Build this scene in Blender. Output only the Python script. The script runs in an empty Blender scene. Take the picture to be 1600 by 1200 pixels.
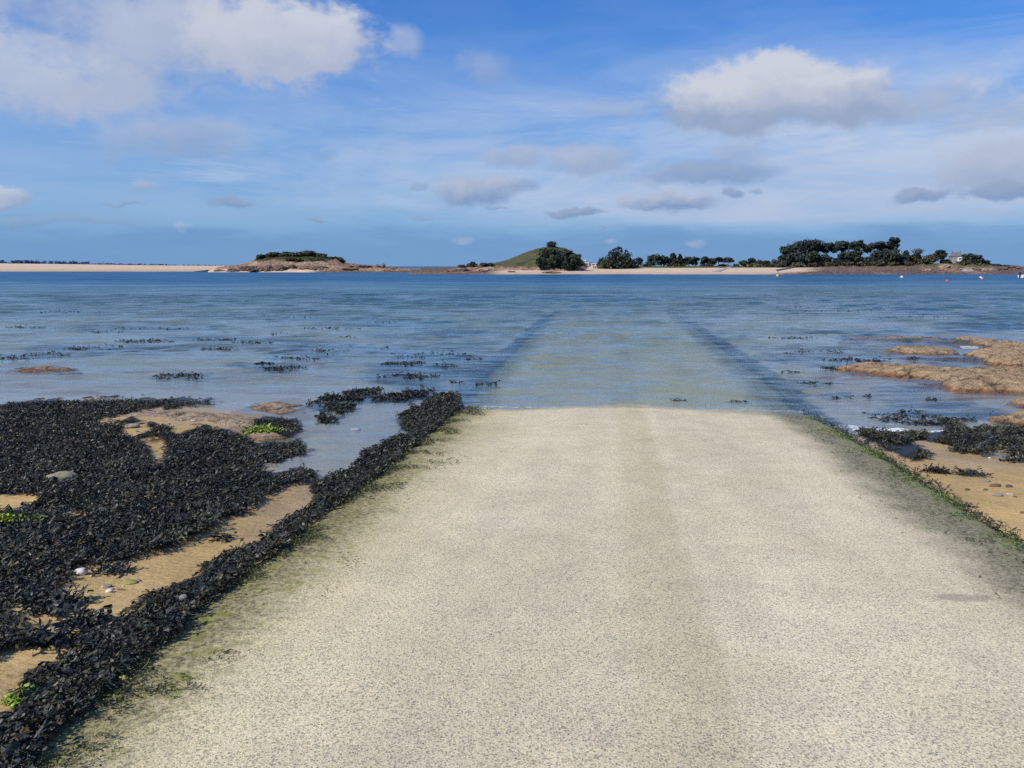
import bpy, math, random
import numpy as np

R = math.radians
rng = np.random.default_rng(11)
random.seed(5)
scene = bpy.context.scene
COL = scene.collection

# ------------------------------------------------------------------ camera geometry
HC = 2.14                       # eye above the sea surface (1.6 m above the slipway underfoot)
F = 1200.0                      # focal length in pixels of the 1600 px wide photograph
HOR = 416.0
PITCH = math.atan((600 - HOR) / F)
CP, SP = math.cos(PITCH), math.sin(PITCH)

def ray(px, py):
    a = (np.asarray(px, float) - 800) / F
    b = -(np.asarray(py, float) - 600) / F
    return a, CP + b * SP, -SP + b * CP

def on_z(px, py, z=0.0):
    dx, dy, dz = ray(px, py)
    t = (z - HC) / dz
    return dx * t, dy * t

def on_y(px, py, Y):
    dx, dy, dz = ray(px, py)
    t = Y / dy
    return dx * t, HC + dz * t

def project(x, y, z):
    zz = z - HC
    d = y * CP - zz * SP
    u = y * SP + zz * CP
    d = np.maximum(d, 1e-3)
    return 800 + F * x / d, 600 - F * u / d

# ------------------------------------------------------------------ numeric noise
def _hash(ix, iy, s):
    n = (ix.astype(np.int64) * 374761393 + iy.astype(np.int64) * 668265263 + s * 1442695041) & 0x7fffffff
    n = ((n ^ (n >> 13)) * 1274126177) & 0x7fffffff
    n = (n ^ (n >> 16)) & 0x7fffffff
    return n / 0x7fffffff

def vnoise(x, y, s=0):
    x = np.asarray(x, float); y = np.asarray(y, float)
    ix = np.floor(x); iy = np.floor(y)
    fx = x - ix; fy = y - iy
    fx = fx * fx * (3 - 2 * fx); fy = fy * fy * (3 - 2 * fy)
    a = _hash(ix, iy, s); b = _hash(ix + 1, iy, s); c = _hash(ix, iy + 1, s); d = _hash(ix + 1, iy + 1, s)
    return (a * (1 - fx) + b * fx) * (1 - fy) + (c * (1 - fx) + d * fx) * fy

def fbm(x, y, s=0, o=4):
    r = 0; a = .5; t = 0
    for k in range(o):
        r = r + a * vnoise(x, y, s + k * 17); t += a; a *= .5
        x = x * 2.03 + 3.1; y = y * 2.03 + 1.7
    return r / t * 2 - 1

def worley(x, y, s=0):
    ix = np.floor(x); iy = np.floor(y)
    d1 = np.full(np.shape(x), 9.0); d2 = np.full(np.shape(x), 9.0)
    for i in (-1, 0, 1):
        for j in (-1, 0, 1):
            cx = ix + i + _hash(ix + i, iy + j, s); cy = iy + j + _hash(ix + i, iy + j, s + 7)
            d = np.hypot(cx - x, cy - y)
            d2 = np.minimum(d2, np.maximum(d1, d)); d1 = np.minimum(d1, d)
    return d1, d2

def sstep(a, b, x):
    t = np.clip((x - a) / (b - a), 0, 1)
    return t * t * (3 - 2 * t)

def inpoly(px, py, poly):
    px = np.asarray(px, float); py = np.asarray(py, float)
    ins = np.zeros(px.shape, bool)
    n = len(poly)
    for i in range(n):
        x1, y1 = poly[i]; x2, y2 = poly[(i + 1) % n]
        if y1 == y2: continue
        c = ((y1 > py) != (y2 > py)) & (px < (x2 - x1) * (py - y1) / (y2 - y1) + x1)
        ins ^= c
    return ins

def polydist(x, y, poly):
    """signed distance to a polygon outline, positive inside"""
    d = np.full(np.shape(x), 1e9)
    n = len(poly)
    for i in range(n):
        x1, y1 = poly[i]; x2, y2 = poly[(i + 1) % n]
        ex, ey = x2 - x1, y2 - y1
        t = np.clip(((x - x1) * ex + (y - y1) * ey) / (ex * ex + ey * ey + 1e-12), 0, 1)
        d = np.minimum(d, np.hypot(x - x1 - t * ex, y - y1 - t * ey))
    return np.where(inpoly(x, y, poly), d, -d)

# ------------------------------------------------------------------ scene helpers
def mesh(name, V, Fc, mat, parent=None, smooth=True, col=None, attrs=None):
    V = np.asarray(V, np.float32); Fc = np.asarray(Fc, np.int32)
    me = bpy.data.meshes.new(name)
    k = Fc.shape[1]
    me.vertices.add(len(V)); me.vertices.foreach_set('co', V.ravel())
    me.loops.add(Fc.size); me.loops.foreach_set('vertex_index', Fc.ravel())
    me.polygons.add(len(Fc)); me.polygons.foreach_set('loop_start', np.arange(0, Fc.size, k, dtype=np.int32))
    me.polygons.foreach_set('use_smooth', np.full(len(Fc), smooth))
    me.update(calc_edges=True)
    if col is not None:
        c = np.ones((len(V), 4), np.float32); c[:, :3] = col
        me.color_attributes.new('tint', 'FLOAT_COLOR', 'POINT').data.foreach_set('color', c.ravel())
    for an, av in (attrs or {}).items():
        me.attributes.new(an, 'FLOAT', 'POINT').data.foreach_set('value', np.asarray(av, np.float32).ravel())
    me.materials.append(mat)
    o = bpy.data.objects.new(name, me); COL.objects.link(o)
    if parent is not None: o.parent = parent
    return o

def tag(o, label=None, cat=None, group=None, kind=None):
    if label: o['label'] = label
    if cat: o['category'] = cat
    if group: o['group'] = group
    if kind: o['kind'] = kind
    return o

def empty(name, loc, label, cat, group=None, rz=0.0):
    o = bpy.data.objects.new(name, None); COL.objects.link(o)
    o.empty_display_size = .2
    o.location = loc; o.rotation_euler = (0, 0, rz)
    return tag(o, label, cat, group)

def gridfaces(nr, nc):
    i = np.arange(nr * nc).reshape(nr, nc)
    return np.stack([i[:-1, :-1], i[:-1, 1:], i[1:, 1:], i[1:, :-1]], -1).reshape(-1, 4)

class Geo:
    def __init__(s): s.v = []; s.f = []; s.n = 0
    def add(s, V, Fq):
        V = np.asarray(V, float); Fq = np.asarray(Fq, int)
        if Fq.shape[1] == 3: Fq = np.c_[Fq, Fq[:, 2]]
        s.v.append(V); s.f.append(Fq + s.n); s.n += len(V)
    def box(s, c, d, rz=0.0):
        q = np.array([(i, j, k) for i in (-.5, .5) for j in (-.5, .5) for k in (-.5, .5)]) * np.array(d)
        if rz:
            q = q @ np.array([[math.cos(rz), math.sin(rz), 0], [-math.sin(rz), math.cos(rz), 0], [0, 0, 1]])
        s.add(q + np.array(c), [(0, 1, 3, 2), (4, 6, 7, 5), (0, 4, 5, 1), (2, 3, 7, 6), (0, 2, 6, 4), (1, 5, 7, 3)])
    def tube(s, pts, rad, n=7):
        pts = np.array(pts, float); m = len(pts); V = []
        for i in range(m):
            t = pts[min(i + 1, m - 1)] - pts[max(i - 1, 0)]
            t /= np.linalg.norm(t) + 1e-9
            a = np.cross(t, (0.31, .95, .02)); a /= np.linalg.norm(a) + 1e-9
            b = np.cross(t, a)
            for k in range(n):
                w = 2 * math.pi * k / n
                V.append(pts[i] + rad[i] * (a * math.cos(w) + b * math.sin(w)))
        Fq = [(i * n + k, i * n + (k + 1) % n, (i + 1) * n + (k + 1) % n, (i + 1) * n + k) for i in range(m - 1) for k in range(n)]
        s.add(V, Fq)
    def lathe(s, prof, n=20, c=(0, 0, 0)):
        V = []
        for r, z in prof:
            for k in range(n):
                w = 2 * math.pi * k / n; V.append((c[0] + r * math.cos(w), c[1] + r * math.sin(w), c[2] + z))
        m = len(prof)
        s.add(V, [(i * n + k, i * n + (k + 1) % n, (i + 1) * n + (k + 1) % n, (i + 1) * n + k) for i in range(m - 1) for k in range(n)])
    def build(s, name, mat, parent=None, smooth=False, **kw):
        V = np.concatenate(s.v); Fq = np.concatenate(s.f)
        me = bpy.data.meshes.new(name)
        faces = [tuple(dict.fromkeys(f)) for f in Fq.tolist()]
        me.from_pydata(V.tolist(), [], faces)
        me.polygons.foreach_set('use_smooth', np.full(len(me.polygons), smooth))
        me.materials.append(mat); me.update()
        o = bpy.data.objects.new(name, me); COL.objects.link(o)
        if parent is not None: o.parent = parent
        return o

# ------------------------------------------------------------------ materials
class NT:
    def __init__(s, tree): s.t = tree; s.N = tree.nodes; s.L = tree.links
    def new(s, t, **kw):
        n = s.N.new(t)
        for k, v in kw.items(): setattr(n, k, v)
        return n
    def set(s, sock, v):
        if hasattr(v, 'default_value') or hasattr(v, 'is_output'): s.L.new(v, sock)
        else: sock.default_value = v
    def math(s, op, a, b=0.0, c=0.0, clamp=False):
        n = s.new('ShaderNodeMath', operation=op, use_clamp=clamp)
        s.set(n.inputs[0], a); s.set(n.inputs[1], b); s.set(n.inputs[2], c)
        return n.outputs[0]
    def mr(s, v, a, b, c=0.0, d=1.0, smooth=False):
        n = s.new('ShaderNodeMapRange', interpolation_type='SMOOTHSTEP' if smooth else 'LINEAR')
        s.set(n.inputs['Value'], v)
        for k, q in zip(('From Min', 'From Max', 'To Min', 'To Max'), (a, b, c, d)): s.set(n.inputs[k], q)
        return n.outputs[0]
    def mix(s, f, a, b, blend='MIX'):
        n = s.new('ShaderNodeMix', data_type='RGBA', blend_type=blend)
        s.set(n.inputs[0], f)
        for i, q in ((6, a), (7, b)):
            s.set(n.inputs[i], q if not isinstance(q, tuple) else (q + (1,) if len(q) == 3 else q))
        return n.outputs[2]
    def noise(s, vec, scale, detail=4, rough=.55, dist=0.0):
        n = s.new('ShaderNodeTexNoise')
        if vec is not None: s.L.new(vec, n.inputs['Vector'])
        s.set(n.inputs['Scale'], scale); s.set(n.inputs['Detail'], detail); s.set(n.inputs['Roughness'], rough); s.set(n.inputs['Distortion'], dist)
        return n
    def voro(s, vec, scale, feature='F1', rnd=1.0):
        n = s.new('ShaderNodeTexVoronoi', feature=feature)
        s.L.new(vec, n.inputs['Vector']); s.set(n.inputs['Scale'], scale); s.set(n.inputs['Randomness'], rnd)
        return n
    def mapping(s, vec, scale=(1, 1, 1), rot=(0, 0, 0), loc=(0, 0, 0)):
        n = s.new('ShaderNodeMapping'); s.L.new(vec, n.inputs[0])
        n.inputs['Location'].default_value = loc; n.inputs['Rotation'].default_value = rot; n.inputs['Scale'].default_value = scale
        return n.outputs[0]
    def bump(s, h, strength, dist, normal=None):
        n = s.new('ShaderNodeBump'); s.set(n.inputs['Strength'], strength); s.set(n.inputs['Distance'], dist)
        s.L.new(h, n.inputs['Height'])
        if normal is not None: s.L.new(normal, n.inputs['Normal'])
        return n.outputs[0]
    def attr(s, name):
        return s.new('ShaderNodeAttribute', attribute_name=name)

def material(name):
    m = bpy.data.materials.new(name); m.use_nodes = True
    m.node_tree.nodes.clear()
    n = NT(m.node_tree)
    n.out = n.new('ShaderNodeOutputMaterial')
    return m, n

def principled(n, color, rough=.8, normal=None, spec=.3, connect=True):
    b = n.new('ShaderNodeBsdfPrincipled')
    n.set(b.inputs['Base Color'], color if not isinstance(color, tuple) else color + (1,))
    n.set(b.inputs['Roughness'], rough); n.set(b.inputs['Specular IOR Level'], spec)
    if normal is not None: n.L.new(normal, b.inputs['Normal'])
    if connect: n.L.new(b.outputs[0], n.out.inputs[0])
    return b

def obj_coord(n): return n.new('ShaderNodeTexCoord').outputs['Object']
def wpos(n): return n.new('ShaderNodeNewGeometry').outputs['Position']

def simple_mat(name, col, rough=.6, vary=.25, scale=3.0, bump=.0, spec=.3):
    m, n = material(name)
    p = obj_coord(n)
    nz = n.noise(p, scale, 5).outputs[0]
    c = n.mix(n.mr(nz, .3, .7), tuple(x * (1 - vary) for x in col), tuple(min(1, x * (1 + vary)) for x in col))
    nm = n.bump(nz, bump, .05) if bump else None
    principled(n, c, rough, nm, spec)
    return m

# sand, seabed and everything the ground sheet shows
def ground_material():
    m, n = material('sand')
    p = wpos(n)
    tint = n.attr('tint').outputs['Color']
    wet = n.attr('wet').outputs['Fac']
    a = n.noise(p, 2.2, 6, .6).outputs[0]
    b = n.noise(p, 420, 3, .7).outputs[0]
    c1 = n.noise(p, 30, 5, .65).outputs[0]
    col = n.mix(1.0, tint, n.mix(n.mr(a, .3, .7), (.80, .80, .80), (1.13, 1.12, 1.1)), 'MULTIPLY')
    col = n.mix(1.0, col, n.mix(n.mr(b, .3, .7), (.68, .66, .64), (1.3, 1.3, 1.28)), 'MULTIPLY')
    col = n.mix(1.0, col, n.mix(n.mr(c1, .32, .68), (.84, .84, .84), (1.12, 1.12, 1.12)), 'MULTIPLY')
    # broken shell
    v = n.voro(p, 34)
    sh = n.math('MULTIPLY', n.math('LESS_THAN', v.outputs['Distance'], .16), n.math('GREATER_THAN', n.new('ShaderNodeSeparateColor').outputs[0], .9))
    sep = n.new('ShaderNodeSeparateColor'); n.L.new(v.outputs['Color'], sep.inputs[0])
    sh = n.math('MULTIPLY', n.math('LESS_THAN', v.outputs['Distance'], .17), n.math('GREATER_THAN', sep.outputs[0], .93))
    sh = n.math('MULTIPLY', sh, n.attr('shell').outputs['Fac'])
    col = n.mix(sh, col, (.62, .57, .5))
    dk = n.math('MULTIPLY', n.math('LESS_THAN', v.outputs['Distance'], .2), n.math('GREATER_THAN', sep.outputs[1], .93))
    dk = n.math('MULTIPLY', dk, n.attr('shell').outputs['Fac'])
    col = n.mix(n.math('MULTIPLY', dk, .7), col, (.08, .06, .045))
    h = n.math('ADD', n.math('MULTIPLY', b, .25), n.math('MULTIPLY', c1, 1.0))
    h = n.math('ADD', h, n.math('MULTIPLY', n.noise(n.mapping(p, (1, 2.6, 1), (0, 0, .5)), 9, 3).outputs[0], 2.2))
    nm = n.bump(h, .55, .02)
    principled(n, col, n.mr(wet, 0, 1, .9, .28), nm, n.mr(wet, 0, 1, .15, .5))
    return m

def concrete_material():
    m, n = material('exposed_aggregate_concrete')
    p = wpos(n)
    eL = n.attr('edge_left').outputs['Fac']; eR = n.attr('edge_right').outputs['Fac']; wet = n.attr('wet').outputs['Fac']
    warp = n.noise(p, 60, 2).outputs['Color']
    pw = n.new('ShaderNodeVectorMath', operation='MULTIPLY_ADD')
    n.L.new(warp, pw.inputs[0]); pw.inputs[1].default_value = (.011, .011, .011); n.L.new(p, pw.inputs[2]); pw = pw.outputs[0]
    v = n.voro(pw, 98); sep = n.new('ShaderNodeSeparateColor'); n.L.new(v.outputs['Color'], sep.inputs[0])
    v2 = n.voro(pw, 150); sep2 = n.new('ShaderNodeSeparateColor'); n.L.new(v2.outputs['Color'], sep2.inputs[0])
    big = n.noise(p, .9, 5, .6).outputs[0]
    mid = n.noise(p, 6, 4, .6).outputs[0]
    cem = n.mix(n.mr(big, .32, .68), (.68, .58, .40), (.765, .67, .485))
    cem = n.mix(1.0, cem, n.mix(n.noise(p, 260, 3, .7).outputs[0], (.66, .66, .66), (1.34, 1.34, 1.33)), 'MULTIPLY')
    stone = n.mix(sep.outputs[1], (.20, .19, .165), (.47, .44, .37))
    stone = n.mix(n.math('GREATER_THAN', sep.outputs[2], .9), stone, (.47, .36, .23))
    size = n.mr(sep.outputs[0], .25, 1, .22, .56)
    msk = n.mr(n.math('SUBTRACT', size, v.outputs['Distance']), -.05, .05)
    msk = n.math('MULTIPLY', msk, n.math('GREATER_THAN', sep.outputs[0], n.mr(mid, .3, .7, .30, .10)))
    m2 = n.math('MULTIPLY', n.mr(v2.outputs['Distance'], .36, .26), n.math('GREATER_THAN', sep2.outputs[0], .62))
    col = n.mix(n.math('MULTIPLY', m2, .6), cem, n.mix(sep2.outputs[1], (.24, .24, .23), (.52, .49, .41)))
    col = n.mix(n.math('MULTIPLY', msk, .82), col, stone)
    col = n.mix(1.0, col, n.mix(n.mr(n.noise(p, 105, 3, .7).outputs[0], .36, .64), (.70, .70, .69), (1.20, 1.19, 1.17)), 'MULTIPLY')
    # large tonal drift, wheel tracks along the slope
    ax = n.mapping(p, (1, 1, 1), (0, 0, RAMP_ROT))
    trk = n.noise(n.mapping(ax, (1.1, .05, 1)), 1.6, 3).outputs[0]
    col = n.mix(1.0, col, n.mix(n.mr(trk, .35, .65), (.92, .925, .92), (1.04, 1.035, 1.02)), 'MULTIPLY')
    tt = n.math('ADD', n.math('DIVIDE', eL, n.math('ADD', eL, eR)), n.math('MULTIPLY', n.math('SUBTRACT', mid, .5), .02))
    seam = n.math('MULTIPLY', n.mr(tt, .44, .475, 0, 1, True), n.mr(tt, .545, .525, 0, 1, True))
    col = n.mix(seam, col, n.mix(1.0, col, (.91, .92, .885), 'MULTIPLY'))
    lite = n.math('MULTIPLY', n.mr(tt, .53, .55, 0, 1, True), n.mr(tt, .70, .60, 0, 1, True))
    col = n.mix(lite, col, n.mix(1.0, col, (1.045, 1.045, 1.05), 'MULTIPLY'))
    blot = n.noise(p, 3.3, 5, .65).outputs[0]
    col = n.mix(1.0, col, n.mix(n.mr(blot, .35, .7), (1.04, 1.03, 1.0), (.88, .89, .88)), 'MULTIPLY')
    spot = n.noise(p, 11, 2, .5).outputs[0]
    col = n.mix(n.mr(spot, .74, .80, 0, .5), col, (.23, .21, .13))
    # algae, right side: grey-olive band
    wob = n.noise(p, 1.6, 5, .62).outputs[0]
    fine = n.noise(p, 38, 4, .7).outputs[0]
    dR = n.math('ADD', eR, n.math('MULTIPLY', n.math('SUBTRACT', wob, .5), .55))
    dR = n.math('ADD', dR, n.math('MULTIPLY', n.math('SUBTRACT', fine, .5), .38))
    aR = n.mr(dR, .80, .32, 0, .86, True)
    alg = n.mix(n.mr(n.math('ADD', n.math('MULTIPLY', n.noise(p, 85, 3, .8).outputs[0], .5), n.math('MULTIPLY', n.noise(p, 26, 4, .75).outputs[0], .5)), .44, .57), (.040, .040, .026), (.285, .265, .165))
    alg = n.mix(n.mr(n.math('ADD', eR, n.math('MULTIPLY', n.math('SUBTRACT', fine, .5), .3)), .22, .03, 0, .75), alg, n.mix(fine, (.05, .075, .012), (.20, .25, .04)))
    col = n.mix(aR, col, alg)
    # left side: yellow-green mottling
    dL = n.math('ADD', eL, n.math('MULTIPLY', n.math('SUBTRACT', wob, .5), .5))
    dL = n.math('ADD', dL, n.math('MULTIPLY', n.math('SUBTRACT', n.noise(p, 24, 5, .75).outputs[0], .5), 1.1))
    aL = n.mr(dL, .72, .10, 0, .93, True)
    algL = n.mix(n.mr(n.noise(p, 42, 4, .78).outputs[0], .42, .60), (.040, .040, .022), (.36, .325, .155))
    col = n.mix(aL, col, algL)
    grn = n.math('MULTIPLY', n.mr(n.noise(p, 7, 4, .6).outputs[0], .54, .66), n.mr(dL, .7, .2))
    col = n.mix(n.math('MULTIPLY', grn, .7), col, n.mix(fine, (.10, .13, .012), (.34, .36, .05)))
    yl = n.mr(eL, 1.4, .3, 0, .55, True)
    col = n.mix(yl, col, n.mix(1.0, col, (.93, .90, .70), 'MULTIPLY'))
    # scar
    sp = n.new('ShaderNodeVectorMath', operation='SUBTRACT'); n.L.new(p, sp.inputs[0]); sp.inputs[1].default_value = SCAR
    sl = n.new('ShaderNodeVectorMath', operation='LENGTH'); n.L.new(n.mapping(sp.outputs[0], (1 / .20, 1 / .065, 0)), sl.inputs[0])
    scar = n.mr(n.math('ADD', sl.outputs['Value'], n.math('MULTIPLY', n.math('SUBTRACT', n.noise(p, 25, 3).outputs[0], .5), 1.0)), 1.0, .7, 0, .6)
    col = n.mix(scar, col, (.30, .25, .21))
    dE = n.math('ADD', n.math('MINIMUM', eL, eR), n.math('MULTIPLY', n.math('SUBTRACT', wob, .5), .5))
    sz = n.new('ShaderNodeSeparateXYZ'); n.L.new(p, sz.inputs[0])
    drown = n.math('MULTIPLY', n.mr(dE, .20, .06, 0, .95, True), n.mr(sz.outputs[2], -.005, -.03))
    col = n.mix(drown, col, (.015, .02, .022))
    col = n.mix(n.mr(wet, 0, 1, 0, 1), col, n.mix(1.0, col, (.72, .71, .64), 'MULTIPLY'))
    h = n.math('ADD', n.math('MULTIPLY', msk, .7), n.math('MULTIPLY', m2, .3))
    h = n.math('ADD', h, n.math('MULTIPLY', n.noise(p, 190, 3, .7).outputs[0], .9))
    nm = n.bump(h, .55, .005)
    principled(n, col, n.mr(wet, 0, 1, .92, .35), nm, .2)
    return m

def weed_material(name, rough=.42, spec=.5):
    m, n = material(name)
    t = n.attr('tint').outputs['Color']
    nz = n.noise(wpos(n), 60, 3).outputs[0]
    c = n.mix(1.0, t, n.mix(nz, (.6, .6, .6), (1.4, 1.4, 1.4)), 'MULTIPLY')
    c = n.mix(1.0, c, (1.18, 1.22, 1.14), 'MULTIPLY')
    lg = n.noise(wpos(n), 1.3, 4, .6).outputs[0]
    c = n.mix(1.0, c, n.mix(n.mr(lg, .34, .66), (.55, .58, .62), (1.5, 1.45, 1.3)), 'MULTIPLY')
    principled(n, c, rough, None, spec)
    return m

def leaf_material(name):
    m, n = material(name)
    t = n.attr('tint').outputs['Color']
    nz = n.noise(wpos(n), .5, 4).outputs[0]
    c = n.mix(1.0, t, n.mix(n.mr(nz, .3, .7), (.6, .62, .66), (1.35, 1.35, 1.25)), 'MULTIPLY')
    principled(n, c, .75, None, .15)
    return m

def rock_material(name, c0, c1, dark, scale=1.0, wetline=.06):
    m, n = material(name)
    p = wpos(n)
    tint = n.attr('tint').outputs['Color']
    a = n.noise(p, 3 * scale, 6, .65).outputs[0]
    b = n.noise(p, 45 * scale, 5, .75).outputs[0]
    v = n.voro(p, 70 * scale)
    col = n.mix(n.mr(a, .32, .68), c0, c1)
    col = n.mix(1.0, col, n.mix(n.mr(b, .3, .7), (.6, .58, .56), (1.35, 1.35, 1.32)), 'MULTIPLY')
    col = n.mix(n.math('MULTIPLY', n.math('LESS_THAN', v.outputs['Distance'], .22), .35), col, (.62, .58, .5))
    col = n.mix(n.mr(n.noise(p, 9 * scale, 5, .7).outputs[0], .56, .72, 0, .7), col, dark)
    wv = n.new('ShaderNodeVectorMath', operation='MULTIPLY_ADD'); n.L.new(n.noise(p, 2.5 * scale, 4).outputs['Color'], wv.inputs[0]); wv.inputs[1].default_value = (.5 / scale,) * 3; n.L.new(n.mapping(p, (1, 1.7, 2.2), (0, 0, .4)), wv.inputs[2])
    ck = n.mr(n.voro(wv.outputs[0], 1.7 * scale, 'DISTANCE_TO_EDGE').outputs['Distance'], .0, .035, 1, 0); ck2 = n.mr(n.voro(wv.outputs[0], 5.5 * scale, 'DISTANCE_TO_EDGE').outputs['Distance'], .0, .06, .7, 0)
    ck = n.math('MULTIPLY', n.math('MAXIMUM', ck, ck2), n.mr(n.noise(p, 3.1 * scale, 3).outputs[0], .38, .56))
    col = n.mix(n.math('MULTIPLY', ck, .75), col, (.05, .035, .025))
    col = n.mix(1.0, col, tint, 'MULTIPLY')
    sx = n.new('ShaderNodeSeparateXYZ'); n.L.new(p, sx.inputs[0])
    low = n.mr(n.math('ADD', sx.outputs[2], n.math('MULTIPLY', n.math('SUBTRACT', a, .5), .06 / scale)), wetline, 0, 0, 1, True)
    col = n.mix(low, col, n.mix(1.0, col, (.62, .45, .32), 'MULTIPLY'))
    h = n.math('ADD', n.math('MULTIPLY', a, 3.0), n.math('MULTIPLY', b, 1.6))
    h = n.math('SUBTRACT', h, n.math('MULTIPLY', ck, 1.6))
    principled(n, col, n.mr(low, 0, 1, .88, .4), n.bump(h, .7, .03 / scale), .25)
    return m

def land_material():
    m, n = material('far_shore_ground')
    p = wpos(n)
    t = n.attr('tint').outputs['Color']
    a = n.noise(p, .35, 6, .7).outputs[0]
    b = n.noise(n.mapping(p, (1, 1, 2.5)), 1.3, 5, .75).outputs[0]
    rk = n.attr('rocky').outputs['Fac']
    c = n.mix(1.0, t, n.mix(n.mr(a, .3, .7), (.84, .83, .82), (1.13, 1.13, 1.12)), 'MULTIPLY')
    c = n.mix(rk, c, n.mix(1.0, c, n.mix(n.mr(b, .35, .65), (.28, .27, .28), (1.6, 1.55, 1.5)), 'MULTIPLY'))
    h = n.math('MULTIPLY', n.math('ADD', a, b), n.mr(rk, 0, 1, .08, 1))
    principled(n, c, .9, n.bump(h, .9, .6), .1)
    return m

def water_material():
    m, n = material('sea_water')
    p = wpos(n)
    op = n.attr('opac').outputs['Fac']; calm = n.attr('calm').outputs['Fac']; foam = n.attr('foam').outputs['Fac']
    sx = n.new('ShaderNodeSeparateXYZ'); n.L.new(p, sx.inputs[0])
    far = n.mr(sx.outputs[1], 12, 120, 0, 1)
    r1 = n.noise(n.mapping(p, (1.0, 3.4, 1), (0, 0, .05)), 3.2, 4, .6, .3).outputs[0]
    r2 = n.noise(n.mapping(p, (1.0, 2.6, 1), (0, 0, -.12)), 11, 3, .6, .2).outputs[0]
    r3 = n.noise(n.mapping(p, (.16, .5, 1), (0, 0, -.04)), 1.0, 5, .6, .2).outputs[0]
    h = n.math('ADD', n.math('MULTIPLY', r1, .020), n.math('MULTIPLY', r2, .0022))
    h = n.math('MULTIPLY', h, n.mr(calm, 0, 1, 1.0, .22))
    h = n.math('ADD', h, n.math('MULTIPLY', n.math('MULTIPLY', r3, far), .16))
    nm = n.bump(h, .9, 1.0)
    dt = n.new('ShaderNodeVectorMath', operation='DOT_PRODUCT'); n.L.new(nm, dt.inputs[0]); n.L.new(n.new('ShaderNodeNewGeometry').outputs['Incoming'], dt.inputs[1])
    fr = n.math('MULTIPLY_ADD', n.math('POWER', n.math('SUBTRACT', 1.0, n.math('ABSOLUTE', dt.outputs['Value'], clamp=True), clamp=True), 5.0), .98, .02)
    gl = n.new('ShaderNodeBsdfGlossy'); n.L.new(nm, gl.inputs['Normal']); n.set(gl.inputs['Roughness'], n.mr(far, 0, 1, .06, .22))
    gl.inputs['Color'].default_value = (.90, .97, 1, 1)
    tr = n.new('ShaderNodeBsdfTransparent'); tr.inputs['Color'].default_value = (.86, .93, .93, 1)
    patch = n.noise(n.mapping(p, (.05, .18, 1)), 1.0, 5, .6).outputs[0]
    bodyc = n.mix(far, n.mix(patch, (.04, .13, .16), (.09, .18, .18)), n.mix(n.mr(patch, .35, .65), (.005, .068, .168), (.010, .100, .22)))
    di = n.new('ShaderNodeBsdfDiffuse'); n.L.new(bodyc, di.inputs['Color'])
    body = n.new('ShaderNodeMixShader'); n.L.new(op, body.inputs[0]); n.L.new(tr.outputs[0], body.inputs[1]); n.L.new(di.outputs[0], body.inputs[2])
    k1 = n.noise(n.mapping(p, (.8, 4.2, 1), (0, 0, .03)), 1.0, 5, .62, .3).outputs[0]
    k2 = n.noise(n.mapping(p, (.22, 1.15, 1), (0, 0, -.05)), 1.0, 5, .64, .3).outputs[0]
    k3 = n.noise(n.mapping(p, (.045, .13, 1), (0, 0, .04)), 1.0, 6, .68, .2).outputs[0]
    mid_ = n.mr(sx.outputs[1], 9, 24); far_ = n.mr(sx.outputs[1], 30, 80)
    kk = n.math('ADD', n.math('MULTIPLY', k1, n.math('SUBTRACT', 1.0, n.math('MULTIPLY', mid_, .6))), n.math('MULTIPLY', k2, n.math('MULTIPLY', mid_, n.math('SUBTRACT', 1.15, n.math('MULTIPLY', far_, .6)))))
    kk = n.math('ADD', kk, n.math('MULTIPLY', k3, n.math('MULTIPLY', far_, .9)))
    kn = n.math('ADD', n.math('SUBTRACT', 1.0, n.math('MULTIPLY', mid_, .6)), n.math('MULTIPLY', mid_, n.math('SUBTRACT', 1.15, n.math('MULTIPLY', far_, .6))))
    kn = n.math('ADD', kn, n.math('MULTIPLY', far_, .9))
    ruf = n.mr(n.math('DIVIDE', kk, kn), .42, .585, .32, 1.46)
    ruf = n.math('ADD', n.math('MULTIPLY', ruf, n.mr(calm, 0, 1, 1, .35)), n.mr(calm, 0, 1, 0, .62))
    surf = n.new('ShaderNodeMixShader'); n.L.new(n.math('MULTIPLY', n.math('MULTIPLY', fr, ruf), n.mr(far, 0, 1, .95, .30)), surf.inputs[0]); n.L.new(body.outputs[0], surf.inputs[1]); n.L.new(gl.outputs[0], surf.inputs[2])
    fo = n.new('ShaderNodeBsdfDiffuse'); fo.inputs['Color'].default_value = (.72, .74, .75, 1)
    fn = n.noise(n.mapping(p, (1, 3.2, 1)), 9, 5, .7).outputs[0]
    ff = n.mr(n.math('ADD', foam, n.math('MULTIPLY', n.math('SUBTRACT', fn, .5), 1.2)), .5, .72, 0, .9)
    ff = n.math('MULTIPLY', ff, n.math('GREATER_THAN', foam, .02))
    fin = n.new('ShaderNodeMixShader'); n.L.new(ff, fin.inputs[0]); n.L.new(surf.outputs[0], fin.inputs[1]); n.L.new(fo.outputs[0], fin.inputs[2])
    n.L.new(fin.outputs[0], n.out.inputs[0])
    return m

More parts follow.
